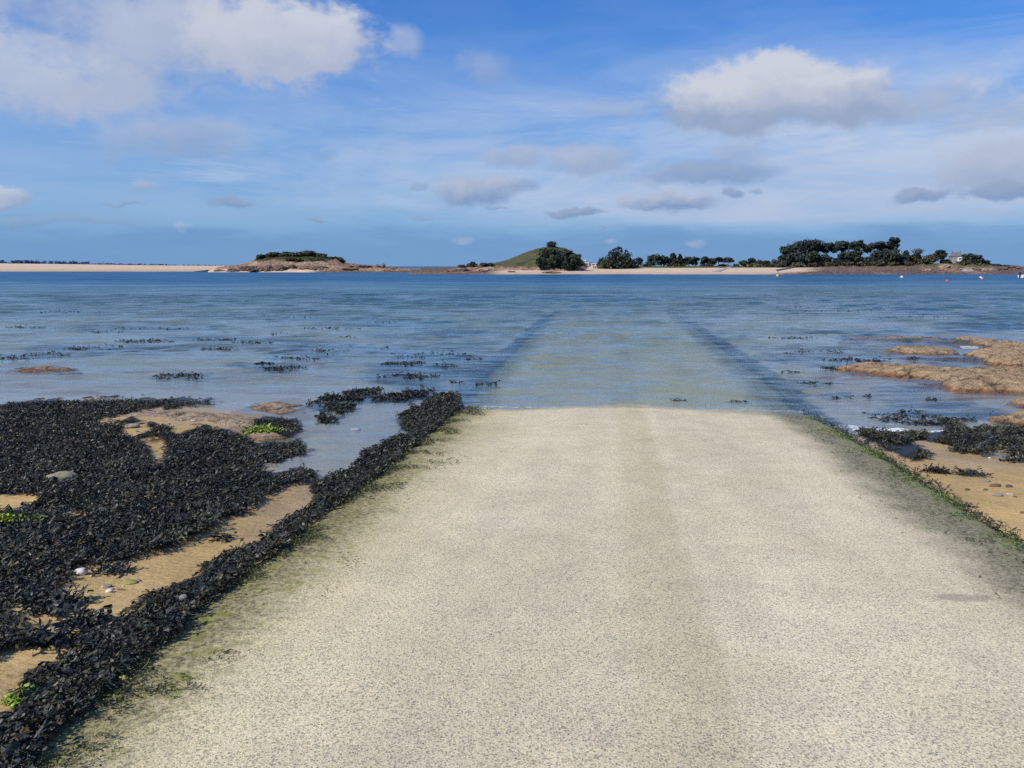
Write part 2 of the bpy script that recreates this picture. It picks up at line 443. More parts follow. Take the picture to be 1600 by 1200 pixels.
# ------------------------------------------------------------------ slipway geometry
s_dir = math.atan(150 / F)                  # the slipway runs a little to the right of the view
TX, TY = math.sin(s_dir), math.cos(s_dir)
RAMP_ROT = s_dir
wx, wy = on_z(980, 640, 0.0)
S0 = wx * TX + wy * TY                      # where the slope meets the sea
def ramp_z(s):
    s = np.asarray(s, float)
    up = .047 * (S0 - s)
    dn = -.012 * (s - S0) - .036 * (1 - np.exp(-np.maximum(s - S0, 0) / .7))
    return np.where(s < S0, up, dn)
def on_ramp(px, py):
    z = 0.0
    for _ in range(30):
        x, y = on_z(px, py, z); z = float(ramp_z(x * TX + y * TY))
    return x, y, z
def sv(x, y): return x * TX + y * TY, x * TY - y * TX
_L = [sv(*on_ramp(a, b)[:2]) for a, b in ((0, 1165), (150, 1055), (300, 945), (460, 828), (600, 725), (705, 643), (752, 592), (800, 548), (860, 490))]
_Rr = [sv(*on_ramp(a, b)[:2]) for a, b in ((1600, 846), (1500, 786), (1400, 723), (1300, 664), (1242, 634), (1200, 592), (1120, 535), (1040, 478))]
_L = np.array(_L); _Rr = np.array(_Rr)
def vL(s): return np.interp(s, _L[:, 0], _L[:, 1])
def vR(s): return np.interp(s, _Rr[:, 0], _Rr[:, 1])
print('RAMP L', _L.round(2).tolist()); print('RAMP R', _Rr.round(2).tolist(), 'S0', S0)
SCAR = on_ramp(1505, 934)

# ------------------------------------------------------------------ ground height
ctrl = []   # x, y, z
def cpx(px, py, z):
    x, y = on_z(px, py, z); ctrl.append((float(x), float(y), z))
for px, py, z in (
    (0, 634, .0), (150, 632, .0), (300, 634, -.01), (60, 600, -.05), (200, 590, -.08), (350, 600, -.07), (500, 600, -.07), (650, 590, -.1),
    (0, 560, -.13), (300, 555, -.16), (550, 550, -.18), (0, 500, -.3), (300, 490, -.35), (600, 490, -.4),
    (420, 650, .0), (300, 668, .06), (200, 670, .07), (480, 650, -.035), (540, 665, -.05), (560, 690, -.05), (500, 715, -.045), (620, 650, -.05), (640, 640, -.06),
    (520, 735, -.03), (440, 745, -.0), (480, 762, .005), (430, 790, .03), (380, 825, .05), (300, 865, .09), (200, 915, .15), (130, 950, .19), (60, 990, .23), (10, 1060, .29), (-200, 1100, .38),
    (100, 740, .08), (250, 740, .07), (330, 760, .06), (0, 700, .06), (100, 680, .05), (0, 780, .12), (100, 840, .14), (250, 830, .09), (0, 880, .2), (-150, 900, .26), (-150, 700, .08), (-150, 632, .0), (-300, 560, -.12),
    (1600, 675, .0), (1400, 676, .0), (1700, 680, .0), (1500, 690, .02), (1560, 708, .012), (1600, 710, .008), (1450, 715, .04), (1540, 740, .05), (1600, 760, .09), (1500, 760, .07), (1600, 815, .15), (1800, 830, .2), (1800, 720, .05),
    (1500, 660, -.03), (1350, 655, -.06), (1300, 630, -.08), (1450, 630, -.06), (1400, 600, -.09), (1300, 560, -.14), (1500, 520, -.2), (1300, 510, -.3), (1600, 600, -.06), (1700, 640, -.03), (1800, 600, -.06),
    (1100, 480, -.55), (800, 470, -.6), (1400, 470, -.6), (200, 460, -.7)):
    cpx(px, py, z)
for q in ((-14, 2, .55), (-14, 6, .32), (-14, 10, .1), (-14, 16, -.1), (-6, 0, .6), (-6, -4, .8), (0, -4, .7), (6, -4, .8), (7, 1, .5), (10, 4, .35), (14, 2, .5), (14, 8, .12), (14, 16, -.12),
          (-14, 30, -.3), (14, 30, -.3), (0, 30, -.35), (-30, 12, .1), (-30, 30, -.3), (30, 30, -.3), (30, 10, .1), (-40, -5, 1.), (40, -5, 1.), (0, 60, -.9), (40, 60, -.9), (-40, 60, -.9)):
    ctrl.append(q)
C = np.array(ctrl)
_D = np.hypot(C[:, None, 0] - C[None, :, 0], C[:, None, 1] - C[None, :, 1])
_A = np.block([[-_D + np.eye(len(C)) * -.08, np.ones((len(C), 1)), C[:, :2]], [np.ones((1, len(C))), np.zeros((1, 3))], [C[:, :2].T, np.zeros((2, 3))]])
_W = np.linalg.solve(_A, np.r_[C[:, 2], 0, 0, 0])
def ground_base(x, y):
    x = np.asarray(x, float); y = np.asarray(y, float); sh = x.shape
    x = x.ravel(); y = y.ravel(); r = np.empty(len(x))
    for i in range(0, len(x), 20000):
        xx, yy = x[i:i + 20000], y[i:i + 20000]
        d = np.hypot(xx[:, None] - C[None, :, 0], yy[:, None] - C[None, :, 1])
        r[i:i + 20000] = -d @ _W[:len(C)] + _W[len(C)] + xx * _W[-2] + yy * _W[-1]
    far = sstep(35, 70, np.hypot(x, np.maximum(y, 0)))
    deep = -.9 - .012 * np.clip(y - 60, 0, 100) - .0 * x
    r = np.where(y > 0, r * (1 - far) + deep * far, np.clip(r, -.2, 1.6))
    return r.reshape(sh)

# regions in the photograph's own pixels, looked up through each ground point's projection
P_BED = [(-400, 640), (0, 631), (60, 627), (200, 625), (280, 627), (330, 625), (352, 628), (300, 634), (240, 641), (190, 648), (148, 657), (150, 663), (178, 656), (240, 660), (262, 672), (278, 679), (310, 668), (350, 671), (377, 679), (398, 693), (418, 704), (470, 700), (497, 703),
         (440, 722), (408, 725), (415, 736), (440, 741), (468, 727), (502, 737), (482, 752), (430, 765), (402, 790), (396, 806), (350, 815), (330, 830), (280, 850), (215, 875), (150, 890), (132, 880), (102, 905), (80, 940), (40, 950), (0, 953), (-400, 1000)]
P_HOLES = [[(188, 664), (232, 662), (236, 676), (205, 681), (190, 674)], [(226, 694), (258, 692), (262, 708), (248, 728), (226, 724), (238, 708)], [(-20, 777), (40, 777), (62, 774), (60, 788), (20, 797), (-20, 800)],
           [(107, 810), (112, 798), (138, 795), (130, 806), (118, 812)], [(205, 686), (250, 684), (270, 690), (220, 694)], [(60, 854), (80, 850), (78, 860), (58, 862)], [(88, 734), (106, 735), (104, 742), (90, 741)], [(375, 795), (392, 790), (390, 800), (378, 802)]]
P_EDGE = [(716, 620), (680, 624), (650, 640), (612, 655), (640, 662), (622, 668), (645, 684), (620, 689), (590, 700), (565, 714), (558, 728), (540, 738), (500, 747), (482, 757), (482, 775), (455, 790), (430, 803), (420, 820), (400, 830), (370, 838), (330, 856), (310, 868), (318, 878), (290, 890), (265, 904), (225, 912),
          (210, 930), (205, 945), (170, 960), (150, 968), (118, 974), (98, 990), (105, 1005), (95, 1018), (33, 1040), (28, 1055), (38, 1075), (20, 1100), (-200, 1260), (-200, 1500), (-40, 1290), (30, 1210), (70, 1150), (120, 1108), (160, 1070), (200, 1036), (236, 1003), (280, 975), (290, 950), (336, 926), (380, 884), (440, 850),
          (486, 808), (542, 768), (600, 730), (640, 698), (680, 662), (714, 638)]
P_FRAG = [[(385, 655), (445, 655), (470, 662), (468, 678), (440, 684), (410, 672)], [(-100, 958), (20, 958), (42, 970), (36, 985), (62, 1002), (30, 1012), (-100, 1060)], [(60, 958), (90, 944), (116, 942), (100, 962), (80, 968)], [(405, 696), (470, 690), (480, 698), (420, 706)]]
P_RBED = [(1342, 676), (1395, 684), (1450, 677), (1490, 669), (1512, 676), (1540, 671), (1600, 674), (1900, 690), (1900, 715), (1600, 697), (1552, 699), (1540, 712), (1500, 708), (1466, 692), (1420, 690), (1440, 700), (1462, 712), (1440, 721), (1412, 716), (1380, 702), (1345, 684)]
P_RB2 = [(1568, 703), (1600, 702), (1640, 706), (1600, 711), (1572, 709)]
P_SHAL = [[(470, 636), (500, 626), (545, 618), (590, 617), (602, 630), (560, 634), (548, 644), (505, 642)], [(498, 652), (530, 648), (545, 654), (520, 662), (502, 660)], [(600, 626), (640, 620), (690, 616), (700, 622), (650, 628), (612, 630)]]

P_SAND = [(486, 757), (440, 768), (407, 795), (398, 808), (350, 818), (330, 834), (280, 854), (215, 879), (150, 893), (132, 886), (105, 908), (84, 938), (45, 954), (62, 966), (40, 972), (38, 985), (64, 1002), (40, 1012), (-60, 1060), (-60, 1150), (4, 1121), (34, 1089), (32, 1067), (44, 1049), (100, 1031), (112, 1015), (104, 1001), (124, 987), (164, 975), (209, 958), (216, 945), (234, 925), (274, 917), (320, 893), (316, 883), (336, 873), (376, 853), (406, 845), (428, 831), (438, 816), (464, 803), (490, 785)]
P_PUD = [(560, 640), (610, 640), (620, 655), (606, 664), (600, 690), (560, 712), (545, 738), (505, 745), (500, 738), (468, 727), (450, 738), (420, 740), (412, 728), (440, 722), (497, 704), (470, 698), (480, 670), (520, 664), (550, 654)]
def keep_clear(px, py, x, y):
    j = 7 * fbm(x * 7, y * 7, 95, 3)
    return inpoly(px + j, py + j * .6, P_SAND) | inpoly(px + j, py + j * .6, P_PUD)
def jit(x, y, a, f=5.0, s=0):
    return a * fbm(x * f, y * f, 40 + s, 3), a * .55 * fbm(x * f, y * f, 90 + s, 3)

def weed_left(x, y, z):
    px, py = project(x, y, z); jx, jy = jit(x, y, 14)
    jx2, jy2 = jit(x, y, 8, 16, 3); px = px + jx + jx2; py = py + jy + jy2
    m = inpoly(px, py, P_BED)
    for h in P_HOLES: m &= ~inpoly(px, py, h)
    for h in P_FRAG: m |= inpoly(px, py, h)
    qx, qy = project(x, y, z)
    return m & ~keep_clear(qx, qy, x, y)
def weed_edge(x, y, z):
    px, py = project(x, y, z); jx, jy = jit(x, y, 10); jx2, jy2 = jit(x, y, 9, 16, 3)
    return inpoly(px + jx + jx2, py + jy + jy2, P_EDGE) & ~keep_clear(px, py, x, y)
def weed_edge_top(x, y, z):
    s, a, b = ramp_edges(x, y)
    return weed_edge(x, y, np.where(a > -.12, ramp_z(s) + .02, z))
def weed_right(x, y, z):
    px, py = project(x, y, z); jx, jy = jit(x, y, 10); jx2, jy2 = jit(x, y, 6, 16, 3)
    return inpoly(px + jx + jx2, py + jy + jy2, P_RBED) | inpoly(px + jx, py + jy * .5, P_RB2)
def weed_shallow(x, y, z):
    px, py = project(x, y, z); jx, jy = jit(x, y, 14); jx2, jy2 = jit(x, y, 9, 16, 3)
    m = np.zeros(np.shape(x), bool)
    for h in P_SHAL: m |= inpoly(px + jx + jx2, py + jy + jy2 * .7, h)
    return m

# weed that floats at the surface: pixel centre, half width, half height
PATCH = [(472, 557, 26, 4.5), (410, 568, 12, 2.5), (448, 576, 22, 3), (282, 588, 26, 4), (60, 555, 40, 2.5), (150, 543, 34, 3), (225, 533, 30, 3), (335, 531, 22, 2), (520, 547, 20, 2.5), (575, 543, 22, 2.5), (40, 511, 24, 1.5), (165, 519, 16, 2),
         (240, 513, 46, 2), (455, 495, 30, 1.8), (440, 522, 14, 1.8), (600, 503, 24, 1.6), (632, 569, 24, 3.5), (690, 556, 46, 4.5), (640, 588, 28, 3.5), (685, 571, 26, 2.5), (722, 560, 22, 2.5), (520, 513, 30, 1.6), (350, 545, 22, 1.8), (110, 488, 34, 1.5), (560, 526, 20, 1.6), (395, 535, 20, 1.6), (20, 560, 24, 2), (690, 597, 20, 2), (745, 600, 22, 1.6),
         (1445, 621, 32, 4), (1425, 646, 46, 5), (1510, 646, 24, 2.5), (1468, 661, 36, 3), (1350, 563, 40, 3), (1272, 551, 30, 2.5), (1252, 600, 28, 2.5), (1330, 620, 20, 2), (1230, 581, 20, 1.5), (1310, 575, 20, 1.8), (1420, 560, 22, 1.6), (1380, 655, 20, 1.6), (1490, 655, 18, 1.6), (1300, 486, 50, 1.6), (1420, 496, 44, 1.6), (1250, 480, 30, 1.4), (1240, 528, 24, 1.5)]
# dark weed on the seabed: wider smears
DARK = [(690, 570, 90, 26), (640, 590, 70, 16), (480, 556, 70, 9), (430, 574, 60, 6), (285, 588, 50, 6), (150, 545, 120, 7), (60, 556, 80, 5), (520, 545, 90, 9), (330, 530, 90, 5), (240, 513, 110, 4), (455, 495, 130, 5), (110, 488, 120, 5), (600, 505, 90, 6), (700, 520, 60, 6), (540, 470, 160, 4), (230, 470, 160, 4), (1290, 560, 100, 12), (1265, 552, 60, 10), (1450, 625, 70, 9), (1440, 640, 80, 9), (1480, 648, 70, 10), (1250, 600, 50, 6), (1330, 620, 40, 5), (1310, 487, 120, 6), (1450, 497, 110, 5), (1220, 478, 90, 4), (1330, 520, 80, 4), (1420, 610, 60, 4), (1560, 515, 80, 4)]
BROWN = [(60, 577, 70, 4.5), (30, 603, 50, 4), (230, 580, 60, 3), (520, 592, 40, 5), (430, 612, 70, 6), (1400, 529, 90, 4), (1290, 590, 40, 3), (130, 615, 80, 4), (500, 566, 30, 3)]

def ellipses(px, py, L):
    m = np.full(np.shape(px), 9.0)
    for a, b, w, h in L: m = np.minimum(m, np.hypot((px - a) / w, (py - b) / h))
    return m

def ramp_edges(x, y):
    s, v = sv(x, y)
    return s, v - vL(s), vR(s) - v

def ground_h(x, y, full=False):
    z = ground_base(x, y)
    z = z + .012 * fbm(x * 1.3, y * 1.3, 3, 4) * (1 + np.clip(-z * 4, 0, 2)) + .004 * fbm(x * 6, y * 6, 5, 3)
    zb = z
    wl = weed_left(x, y, z); wr = weed_right(x, y, z)
    lump = np.clip(.018 + .045 * fbm(x * 1.5, y * 1.5, 21, 4) + .022 * fbm(x * 5, y * 5, 22, 3), .0, .12)
    z = z + np.where(wl, lump, 0) + np.where(wr, lump * .6, 0)
    s, a, b = ramp_edges(x, y)
    ins = (a > -.0) & (b > -.0) & (s < 48)
    z = np.where(ins, np.minimum(z, ramp_z(s) - .12 - .4 * np.clip(np.minimum(a, b), 0, .5)), z)
    # keep the ground beside the slab a hand below its top
    near = np.minimum(np.abs(a), np.abs(b))
    side = (~ins) & (near < .5) & (s < S0 + 6)
    z = np.where(side & (s < S0), np.minimum(z, ramp_z(s) - .05 + .25 * near), z)
    if full: return z, wl, wr, zb, s, a, b
    return z

# ------------------------------------------------------------------ world and light
SUN_AZ, SUN_EL = -121.0, 43.0       # degrees, azimuth from the view direction (to the left and a little behind)

def make_world():
    w = bpy.data.worlds.new('World'); scene.world = w; w.use_nodes = True
    w.node_tree.nodes.clear(); n = NT(w.node_tree)
    out = n.new('ShaderNodeOutputWorld'); bg = n.new('ShaderNodeBackground')
    ST = .1; bg.inputs['Strength'].default_value = ST
    n.L.new(bg.outputs[0], out.inputs[0])
    sky = n.new('ShaderNodeTexSky', sky_type='NISHITA'); sky.sun_disc = False
    sky.sun_elevation = R(SUN_EL); sky.sun_rotation = R(SUN_AZ)
    sky.air_density = 1.0; sky.dust_density = .35; sky.ozone_density = 2.2; sky.altitude = 0
    d = n.new('ShaderNodeTexCoord').outputs['Generated']
    sp = n.new('ShaderNodeSeparateXYZ'); n.L.new(d, sp.inputs[0])
    az = n.math('ARCTAN2', sp.outputs[0], sp.outputs[1]); el = n.math('ARCSINE', sp.outputs[2])
    cb = n.new('ShaderNodeCombineXYZ'); n.L.new(az, cb.inputs[0]); n.L.new(el, cb.inputs[1])
    ae = cb.outputs[0]
    def k(c): return tuple(x / ST for x in c)
    col = n.mix(1.0, sky.outputs[0], SKYMUL, 'MULTIPLY')
    # haze and pale veil low down
    e1 = n.mr(el, .02, .36, 1, 0, True)
    col = n.mix(n.math('MULTIPLY', e1, .82), col, k((.235, .395, .635)))
    st = n.noise(n.mapping(ae, (2.2, 9, 1), (0, 0, -.10)), 1.6, 7, .6, .5).outputs[0]
    st2 = n.noise(n.mapping(ae, (5, 26, 1), (0, 0, .08)), 1.3, 6, .62, .3).outputs[0]
    right = n.mr(az, -.5, .4, .4, 1.5)
    veil = n.math('MULTIPLY', n.mr(el, .036, .085, 0, 1, True), n.mr(el, .10, .30, 1, .10, True))
    veil = n.math('MULTIPLY', veil, n.mr(n.math('ADD', st, n.math('MULTIPLY', st2, .4)), .52, .88, .05, 1))
    ci = n.noise(n.mapping(ae, (3, 30, 1), (0, 0, .16)), 1.1, 8, .66, .6).outputs[0]
    cim = n.math('MULTIPLY', n.mr(ci, .5, .72), n.math('MULTIPLY', n.mr(el, .05, .1), n.mr(el, .30, .16)))
    veil = n.math('MAXIMUM', n.math('MULTIPLY', veil, right), n.math('MULTIPLY', cim, .7))
    col = n.mix(n.math('MULTIPLY', veil, .95, 0.0, True), col, k((.50, .60, .775)))
    # blue band along the horizon with thin grey streaks above it
    band = n.math('MULTIPLY', n.mr(n.math('ADD', el, n.math('MULTIPLY', n.math('SUBTRACT', st2, .5), .06)), .056, .026, 0, 1, True), n.mr(el, -.02, 0, 0, 1))
    col = n.mix(n.math('MULTIPLY', band, n.mr(st2, .35, .65, .98, .72)), col, k((.170, .322, .580)))
    stre = n.math('MULTIPLY', n.mr(st2, .52, .66), n.math('MULTIPLY', n.mr(el, .045, .055), n.mr(el, .078, .062)))
    stre = n.math('MULTIPLY', stre, n.mr(az, .05, .3, .1, .8))
    col = n.mix(stre, col, k((.20, .345, .60)))
    pale = n.math('MULTIPLY', n.mr(az, -.12, .30, 0, 1, True), n.math('MULTIPLY', n.mr(n.math('ADD', el, n.math('MULTIPLY', n.math('SUBTRACT', st2, .5), .03)), .040, .066, 0, 1, True), n.mr(el, .17, .085, 0, 1, True)))
    col = n.mix(n.math('MULTIPLY', pale, n.mr(st, .35, .6, .45, .85)), col, k((.47, .555, .73)))
    # clouds, each an uneven soft mass at its own bearing and height
    nb = n.noise(ae, 7, 7, .58, .25); ns = n.noise(n.mapping(ae, (1, 1.5, 1)), 26, 6, .6, .2)
    def warp(src, amt, sy):
        v = n.new('ShaderNodeVectorMath', operation='SUBTRACT'); n.L.new(src, v.inputs[0]); v.inputs[1].default_value = (.5, .5, .5)
        q = n.new('ShaderNodeVectorMath', operation='MULTIPLY_ADD'); n.L.new(v.outputs[0], q.inputs[0]); q.inputs[1].default_value = (amt, amt * sy, 0); n.L.new(ae, q.inputs[2])
        return q.outputs[0]
    wb = warp(nb.outputs['Color'], .13, .7); ws = warp(ns.outputs['Color'], .05, .5)
    nd = n.math('SUBTRACT', ns.outputs[0], .5); nbd = n.math('SUBTRACT', nb.outputs[0], .5)
    nz = n.math('ADD', n.math('MULTIPLY', nd, 1.75), n.math('MULTIPLY', nbd, 1.6))
    W1 = (.60, .635, .72); W2 = (.53, .585, .70); G1 = (.30, .385, .56); G2 = (.205, .315, .53); PK = (.44, .495, .635)
    CL = [  # px, py, rx, ry, opacity, top colour, base colour, big?, soft
        (230, 30, 330, 95, .62, PK, PK, 1, .95), (455, 60, 135, 68, .93, W1, PK, 1, .48), (300, 50, 190, 70, .62, W2, PK, 1, .8), (25, 110, 140, 62, .8, W2, PK, 1, .85), (190, 138, 90, 34, .75, PK, PK, 1, .8),
        (265, 213, 120, 34, .6, PK, G1, 1, .9), (632, 66, 34, 26, .5, W2, PK, 0, .9), (760, 110, 52, 30, .38, PK, G1, 0, 1.0),
        (1120, 160, 165, 62, .6, W2, G1, 1, .8), (1175, 152, 155, 54, .92, W1, G1, 1, .45), (1215, 132, 75, 38, .75, W1, PK, 1, .45), (1322, 155, 68, 46, .9, W1, G1, 1, .55), (1290, 178, 200, 34, .6, PK, G1, 1, .8), (1130, 190, 150, 20, .6, G1, G1, 1, .8), (1330, 185, 110, 16, .5, G1, G1, 1, .8), (950, 168, 90, 24, .4, PK, G1, 1, 1.0),
        (1430, 165, 120, 26, .35, PK, G1, 1, 1.0), (1560, 180, 110, 30, .45, PK, G1, 1, .9),
        (1110, 270, 120, 24, .75, G1, G2, 0, .7), (1150, 237, 52, 18, .5, PK, G1, 0, .9), (915, 248, 78, 27, .7, PK, G1, 0, .7), (800, 244, 52, 20, .65, PK, G1, 0, .7), (742, 296, 74, 26, .85, PK, G2, 0, .6), (818, 290, 26, 14, .6, G1, G2, 0, .8), (655, 291, 18, 9, .5, G1, G2, 0, .8),
        (1040, 316, 84, 14, .9, PK, G2, 0, .6), (901, 332, 52, 8, .9, G1, G2, 0, .6), (1140, 303, 22, 10, .8, G1, G2, 0, .6), (1180, 302, 16, 6, .6, G1, G2, 0, .7), (1437, 306, 40, 10, .85, G1, G2, 0, .6), (1560, 262, 95, 42, .75, PK, G1, 0, .7), (1570, 298, 60, 12, .85, G1, G2, 0, .6),
        (360, 316, 34, 8, .8, G1, G2, 0, .6), (225, 293, 34, 10, .55, PK, G1, 0, .8), (8, 308, 30, 16, .8, W2, G1, 0, .6), (195, 318, 24, 4, .6, G1, G2, 0, .7), (490, 345, 22, 5, .7, G1, G2, 0, .6), (505, 246, 20, 9, .3, G1, G2, 0, .9), (725, 378, 16, 6, .30, W2, PK, 0, .9), (290, 355, 12, 4, .3, W2, PK, 0, .9), (1088, 378, 18, 6, .3, W2, PK, 0, .9), (955, 378, 14, 6, .3, W2, PK, 0, .9), (775, 322, 22, 5, .6, G1, G2, 0, .7), (150, 345, 70, 8, .5, G1, G2, 0, .8), (40, 345, 60, 9, .5, G1, G2, 0, .8), (660, 338, 22, 5, .4, G1, G2, 0, .8), (935, 358, 12, 4, .5, G1, G2, 0, .8),
        # outside the frame, for the light and for other viewpoints
        (-500, 120, 260, 90, .8, W1, G1, 1, .6), (2100, 80, 300, 90, .8, W1, G1, 1, .6), (900, -500, 420, 140, .75, W1, G1, 1, .7), (-200, -420, 260, 120, .7, W1, G1, 1, .7)]
    for px, py, rx, ry, op, ct, cbs, big, soft in CL:
        dx, dy, dz = ray(px, py); L = math.sqrt(dx * dx + dy * dy + dz * dz)
        a0 = math.atan2(dx, dy); e0 = math.asin(dz / L)
        sx_, sy_ = F / rx, F / ry
        q = n.new('ShaderNodeVectorMath', operation='MULTIPLY_ADD'); n.L.new(wb if big else ws, q.inputs[0]); q.inputs[1].default_value = (sx_, sy_, 0); q.inputs[2].default_value = (-a0 * sx_, -e0 * sy_, 0)
        ln = n.new('ShaderNodeVectorMath', operation='LENGTH'); n.L.new(q.outputs[0], ln.inputs[0])
        r = n.math('MULTIPLY_ADD', nz, -.55 if big else -.4, ln.outputs['Value'])
        dens = n.mr(r, 1.12, 1.12 - soft * .95, 0, op, True)
        ss = n.new('ShaderNodeSeparateXYZ'); n.L.new(q.outputs[0], ss.inputs[0])
        ty = n.math('MULTIPLY_ADD', ss.outputs[0], -.22, n.math('MULTIPLY_ADD', nz, .8, ss.outputs[1]))
        cc = n.mix(n.mr(ty, -.55, .45), k(cbs), k(ct))
        col = n.mix(dens, col, cc)
    n.L.new(col, bg.inputs['Color'])
    w.cycles.sampling_method = 'MANUAL'; w.cycles.sample_map_resolution = 512
SKYMUL = (.26, .76, 1.45)
make_world()

sun = bpy.data.lights.new('sun', 'SUN'); sun.energy = 4.5; sun.angle = R(.53); sun.color = (1.0, .93, .80)
so = bpy.data.objects.new('sun', sun); COL.objects.link(so)
azr, elr = R(SUN_AZ), R(SUN_EL)
import mathutils
tos = mathutils.Vector((math.sin(azr) * math.cos(elr), math.cos(azr) * math.cos(elr), math.sin(elr)))
so.rotation_euler = tos.to_track_quat('Z', 'Y').to_euler()

cam = bpy.data.cameras.new('camera'); co = bpy.data.objects.new('camera', cam); COL.objects.link(co)
cam.sensor_width = 36; cam.lens = F / 1600 * 36; cam.clip_start = .05; cam.clip_end = 40000
co.location = (0, 0, HC); co.rotation_euler = (math.pi / 2 - PITCH, 0, 0)
scene.camera = co
scene.view_settings.view_transform = 'Standard'; scene.view_settings.look = 'None'; scene.view_settings.exposure = 0; scene.view_settings.gamma = 1
scene.cycles.max_bounces = 8; scene.cycles.transparent_max_bounces = 12; scene.cycles.diffuse_bounces = 3; scene.cycles.glossy_bounces = 3
scene.cycles.caustics_reflective = False; scene.cycles.caustics_refractive = False
scene.cycles.use_denoising = False

# ------------------------------------------------------------------ ground sheet
def axis(lo, hi, step, out_lo, out_hi, g=1.12):
    c = list(np.arange(lo, hi + 1e-6, step))
    a = [lo]; st = step
    while a[-1] > out_lo: st *= g; a.append(a[-1] - st)
    b = [hi]; st = step
    while b[-1] < out_hi: st *= g; b.append(b[-1] + st)
    return np.array(a[:0:-1] + c + b[1:])

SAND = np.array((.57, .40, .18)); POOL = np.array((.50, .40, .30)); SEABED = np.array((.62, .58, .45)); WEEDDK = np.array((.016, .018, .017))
def make_ground():
    xs = axis(-11.5, 11.5, .045, -3000, 3000, 1.09); ys = axis(1.5, 17, .045, -400, 9000, 1.07)
    X, Y = np.meshgrid(xs, ys)
    Z, wl, wr, zb, s, a, b = ground_h(X, Y, True)
    px, py = project(X, Y, Z); front = Y > 1
    jx, jy = jit(X, Y, 30, 1.2, 9); jx2, jy2 = jit(X, Y, 18, 6, 10)
    qx, qy = px + jx + jx2, py + .45 * (jy + jy2) * np.clip((py - 420) / 260, .02, 1)
    dep = np.clip(-Z, 0, 10)
    col = SAND[None, None] * np.ones(X.shape + (1,))
    def blend(c, m): return col * (1 - m[..., None]) + np.array(c) * m[..., None]
    col = blend(POOL, sstep(.03, -.02, zb))
    col = blend(SEABED, sstep(.05, .25, dep))
    n1 = fbm(X * .55, Y * .8, 33, 4)
    col = blend((.26, .17, .11), sstep(.05, .4, n1) * sstep(.03, .1, dep) * .42)
    n2 = fbm(X * .28, Y * .5, 37, 4); col = blend((.05, .06, .055), sstep(.05, .35, n2) * sstep(.10, .25, dep) * sstep(.3, .8, np.minimum(np.abs(a), np.abs(b)) + ((a < 0) | (b < 0)) * 0) * ((a < -.5) | (b < -.5)) * .8)
    de = ellipses(qx, qy, DARK)
    mdk = sstep(1.4, .75, de + .55 * fbm(X * 2.2, Y * 2.2, 35, 3)) * front * sstep(.0, .03, dep)
    col = blend((.030, .036, .035), mdk * .93)
    br = ellipses(qx, qy, BROWN)
    col = blend((.36, .17, .085), sstep(1.1, .5, br) * front * (dep > .0) * .85)
    # weed on the drowned edges of the slipway
    edge = np.minimum(np.abs(a + .12), np.abs(b + .12)) + .18 * fbm(X * 2.5, Y * 2.5, 36, 3)
    col = blend((.02, .026, .03), sstep(.33, .2, edge) * (s > S0 - .5) * (s < 42) * .97)
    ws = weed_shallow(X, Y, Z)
    col = blend(WEEDDK, (wl | wr | ws | weed_edge(X, Y, Z)).astype(float) * front)  # dark weed litter colour, also painting in shade between the fronds
    # rusty stained rock floor round the flat slab
    rk = inpoly(qx, qy, [(360, 640), (480, 622), (500, 650), (470, 690), (360, 690)]) & front
    col = blend((.34, .22, .115), rk * .8 * (1 - (wl | ws)))
    wet = sstep(.075, .02, zb + .03 * fbm(X * 2, Y * 2, 51, 3))
    damp = sstep(.16, .04, zb)
    col = col * (1 - .18 * damp[..., None])
    shell = sstep(-.02, .03, zb) * (~(wl | wr))
    V = np.stack([X, Y, Z], -1).reshape(-1, 3)
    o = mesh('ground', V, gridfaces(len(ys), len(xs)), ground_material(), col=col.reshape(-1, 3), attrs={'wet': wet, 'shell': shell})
    tag(o, kind='structure')
make_ground()

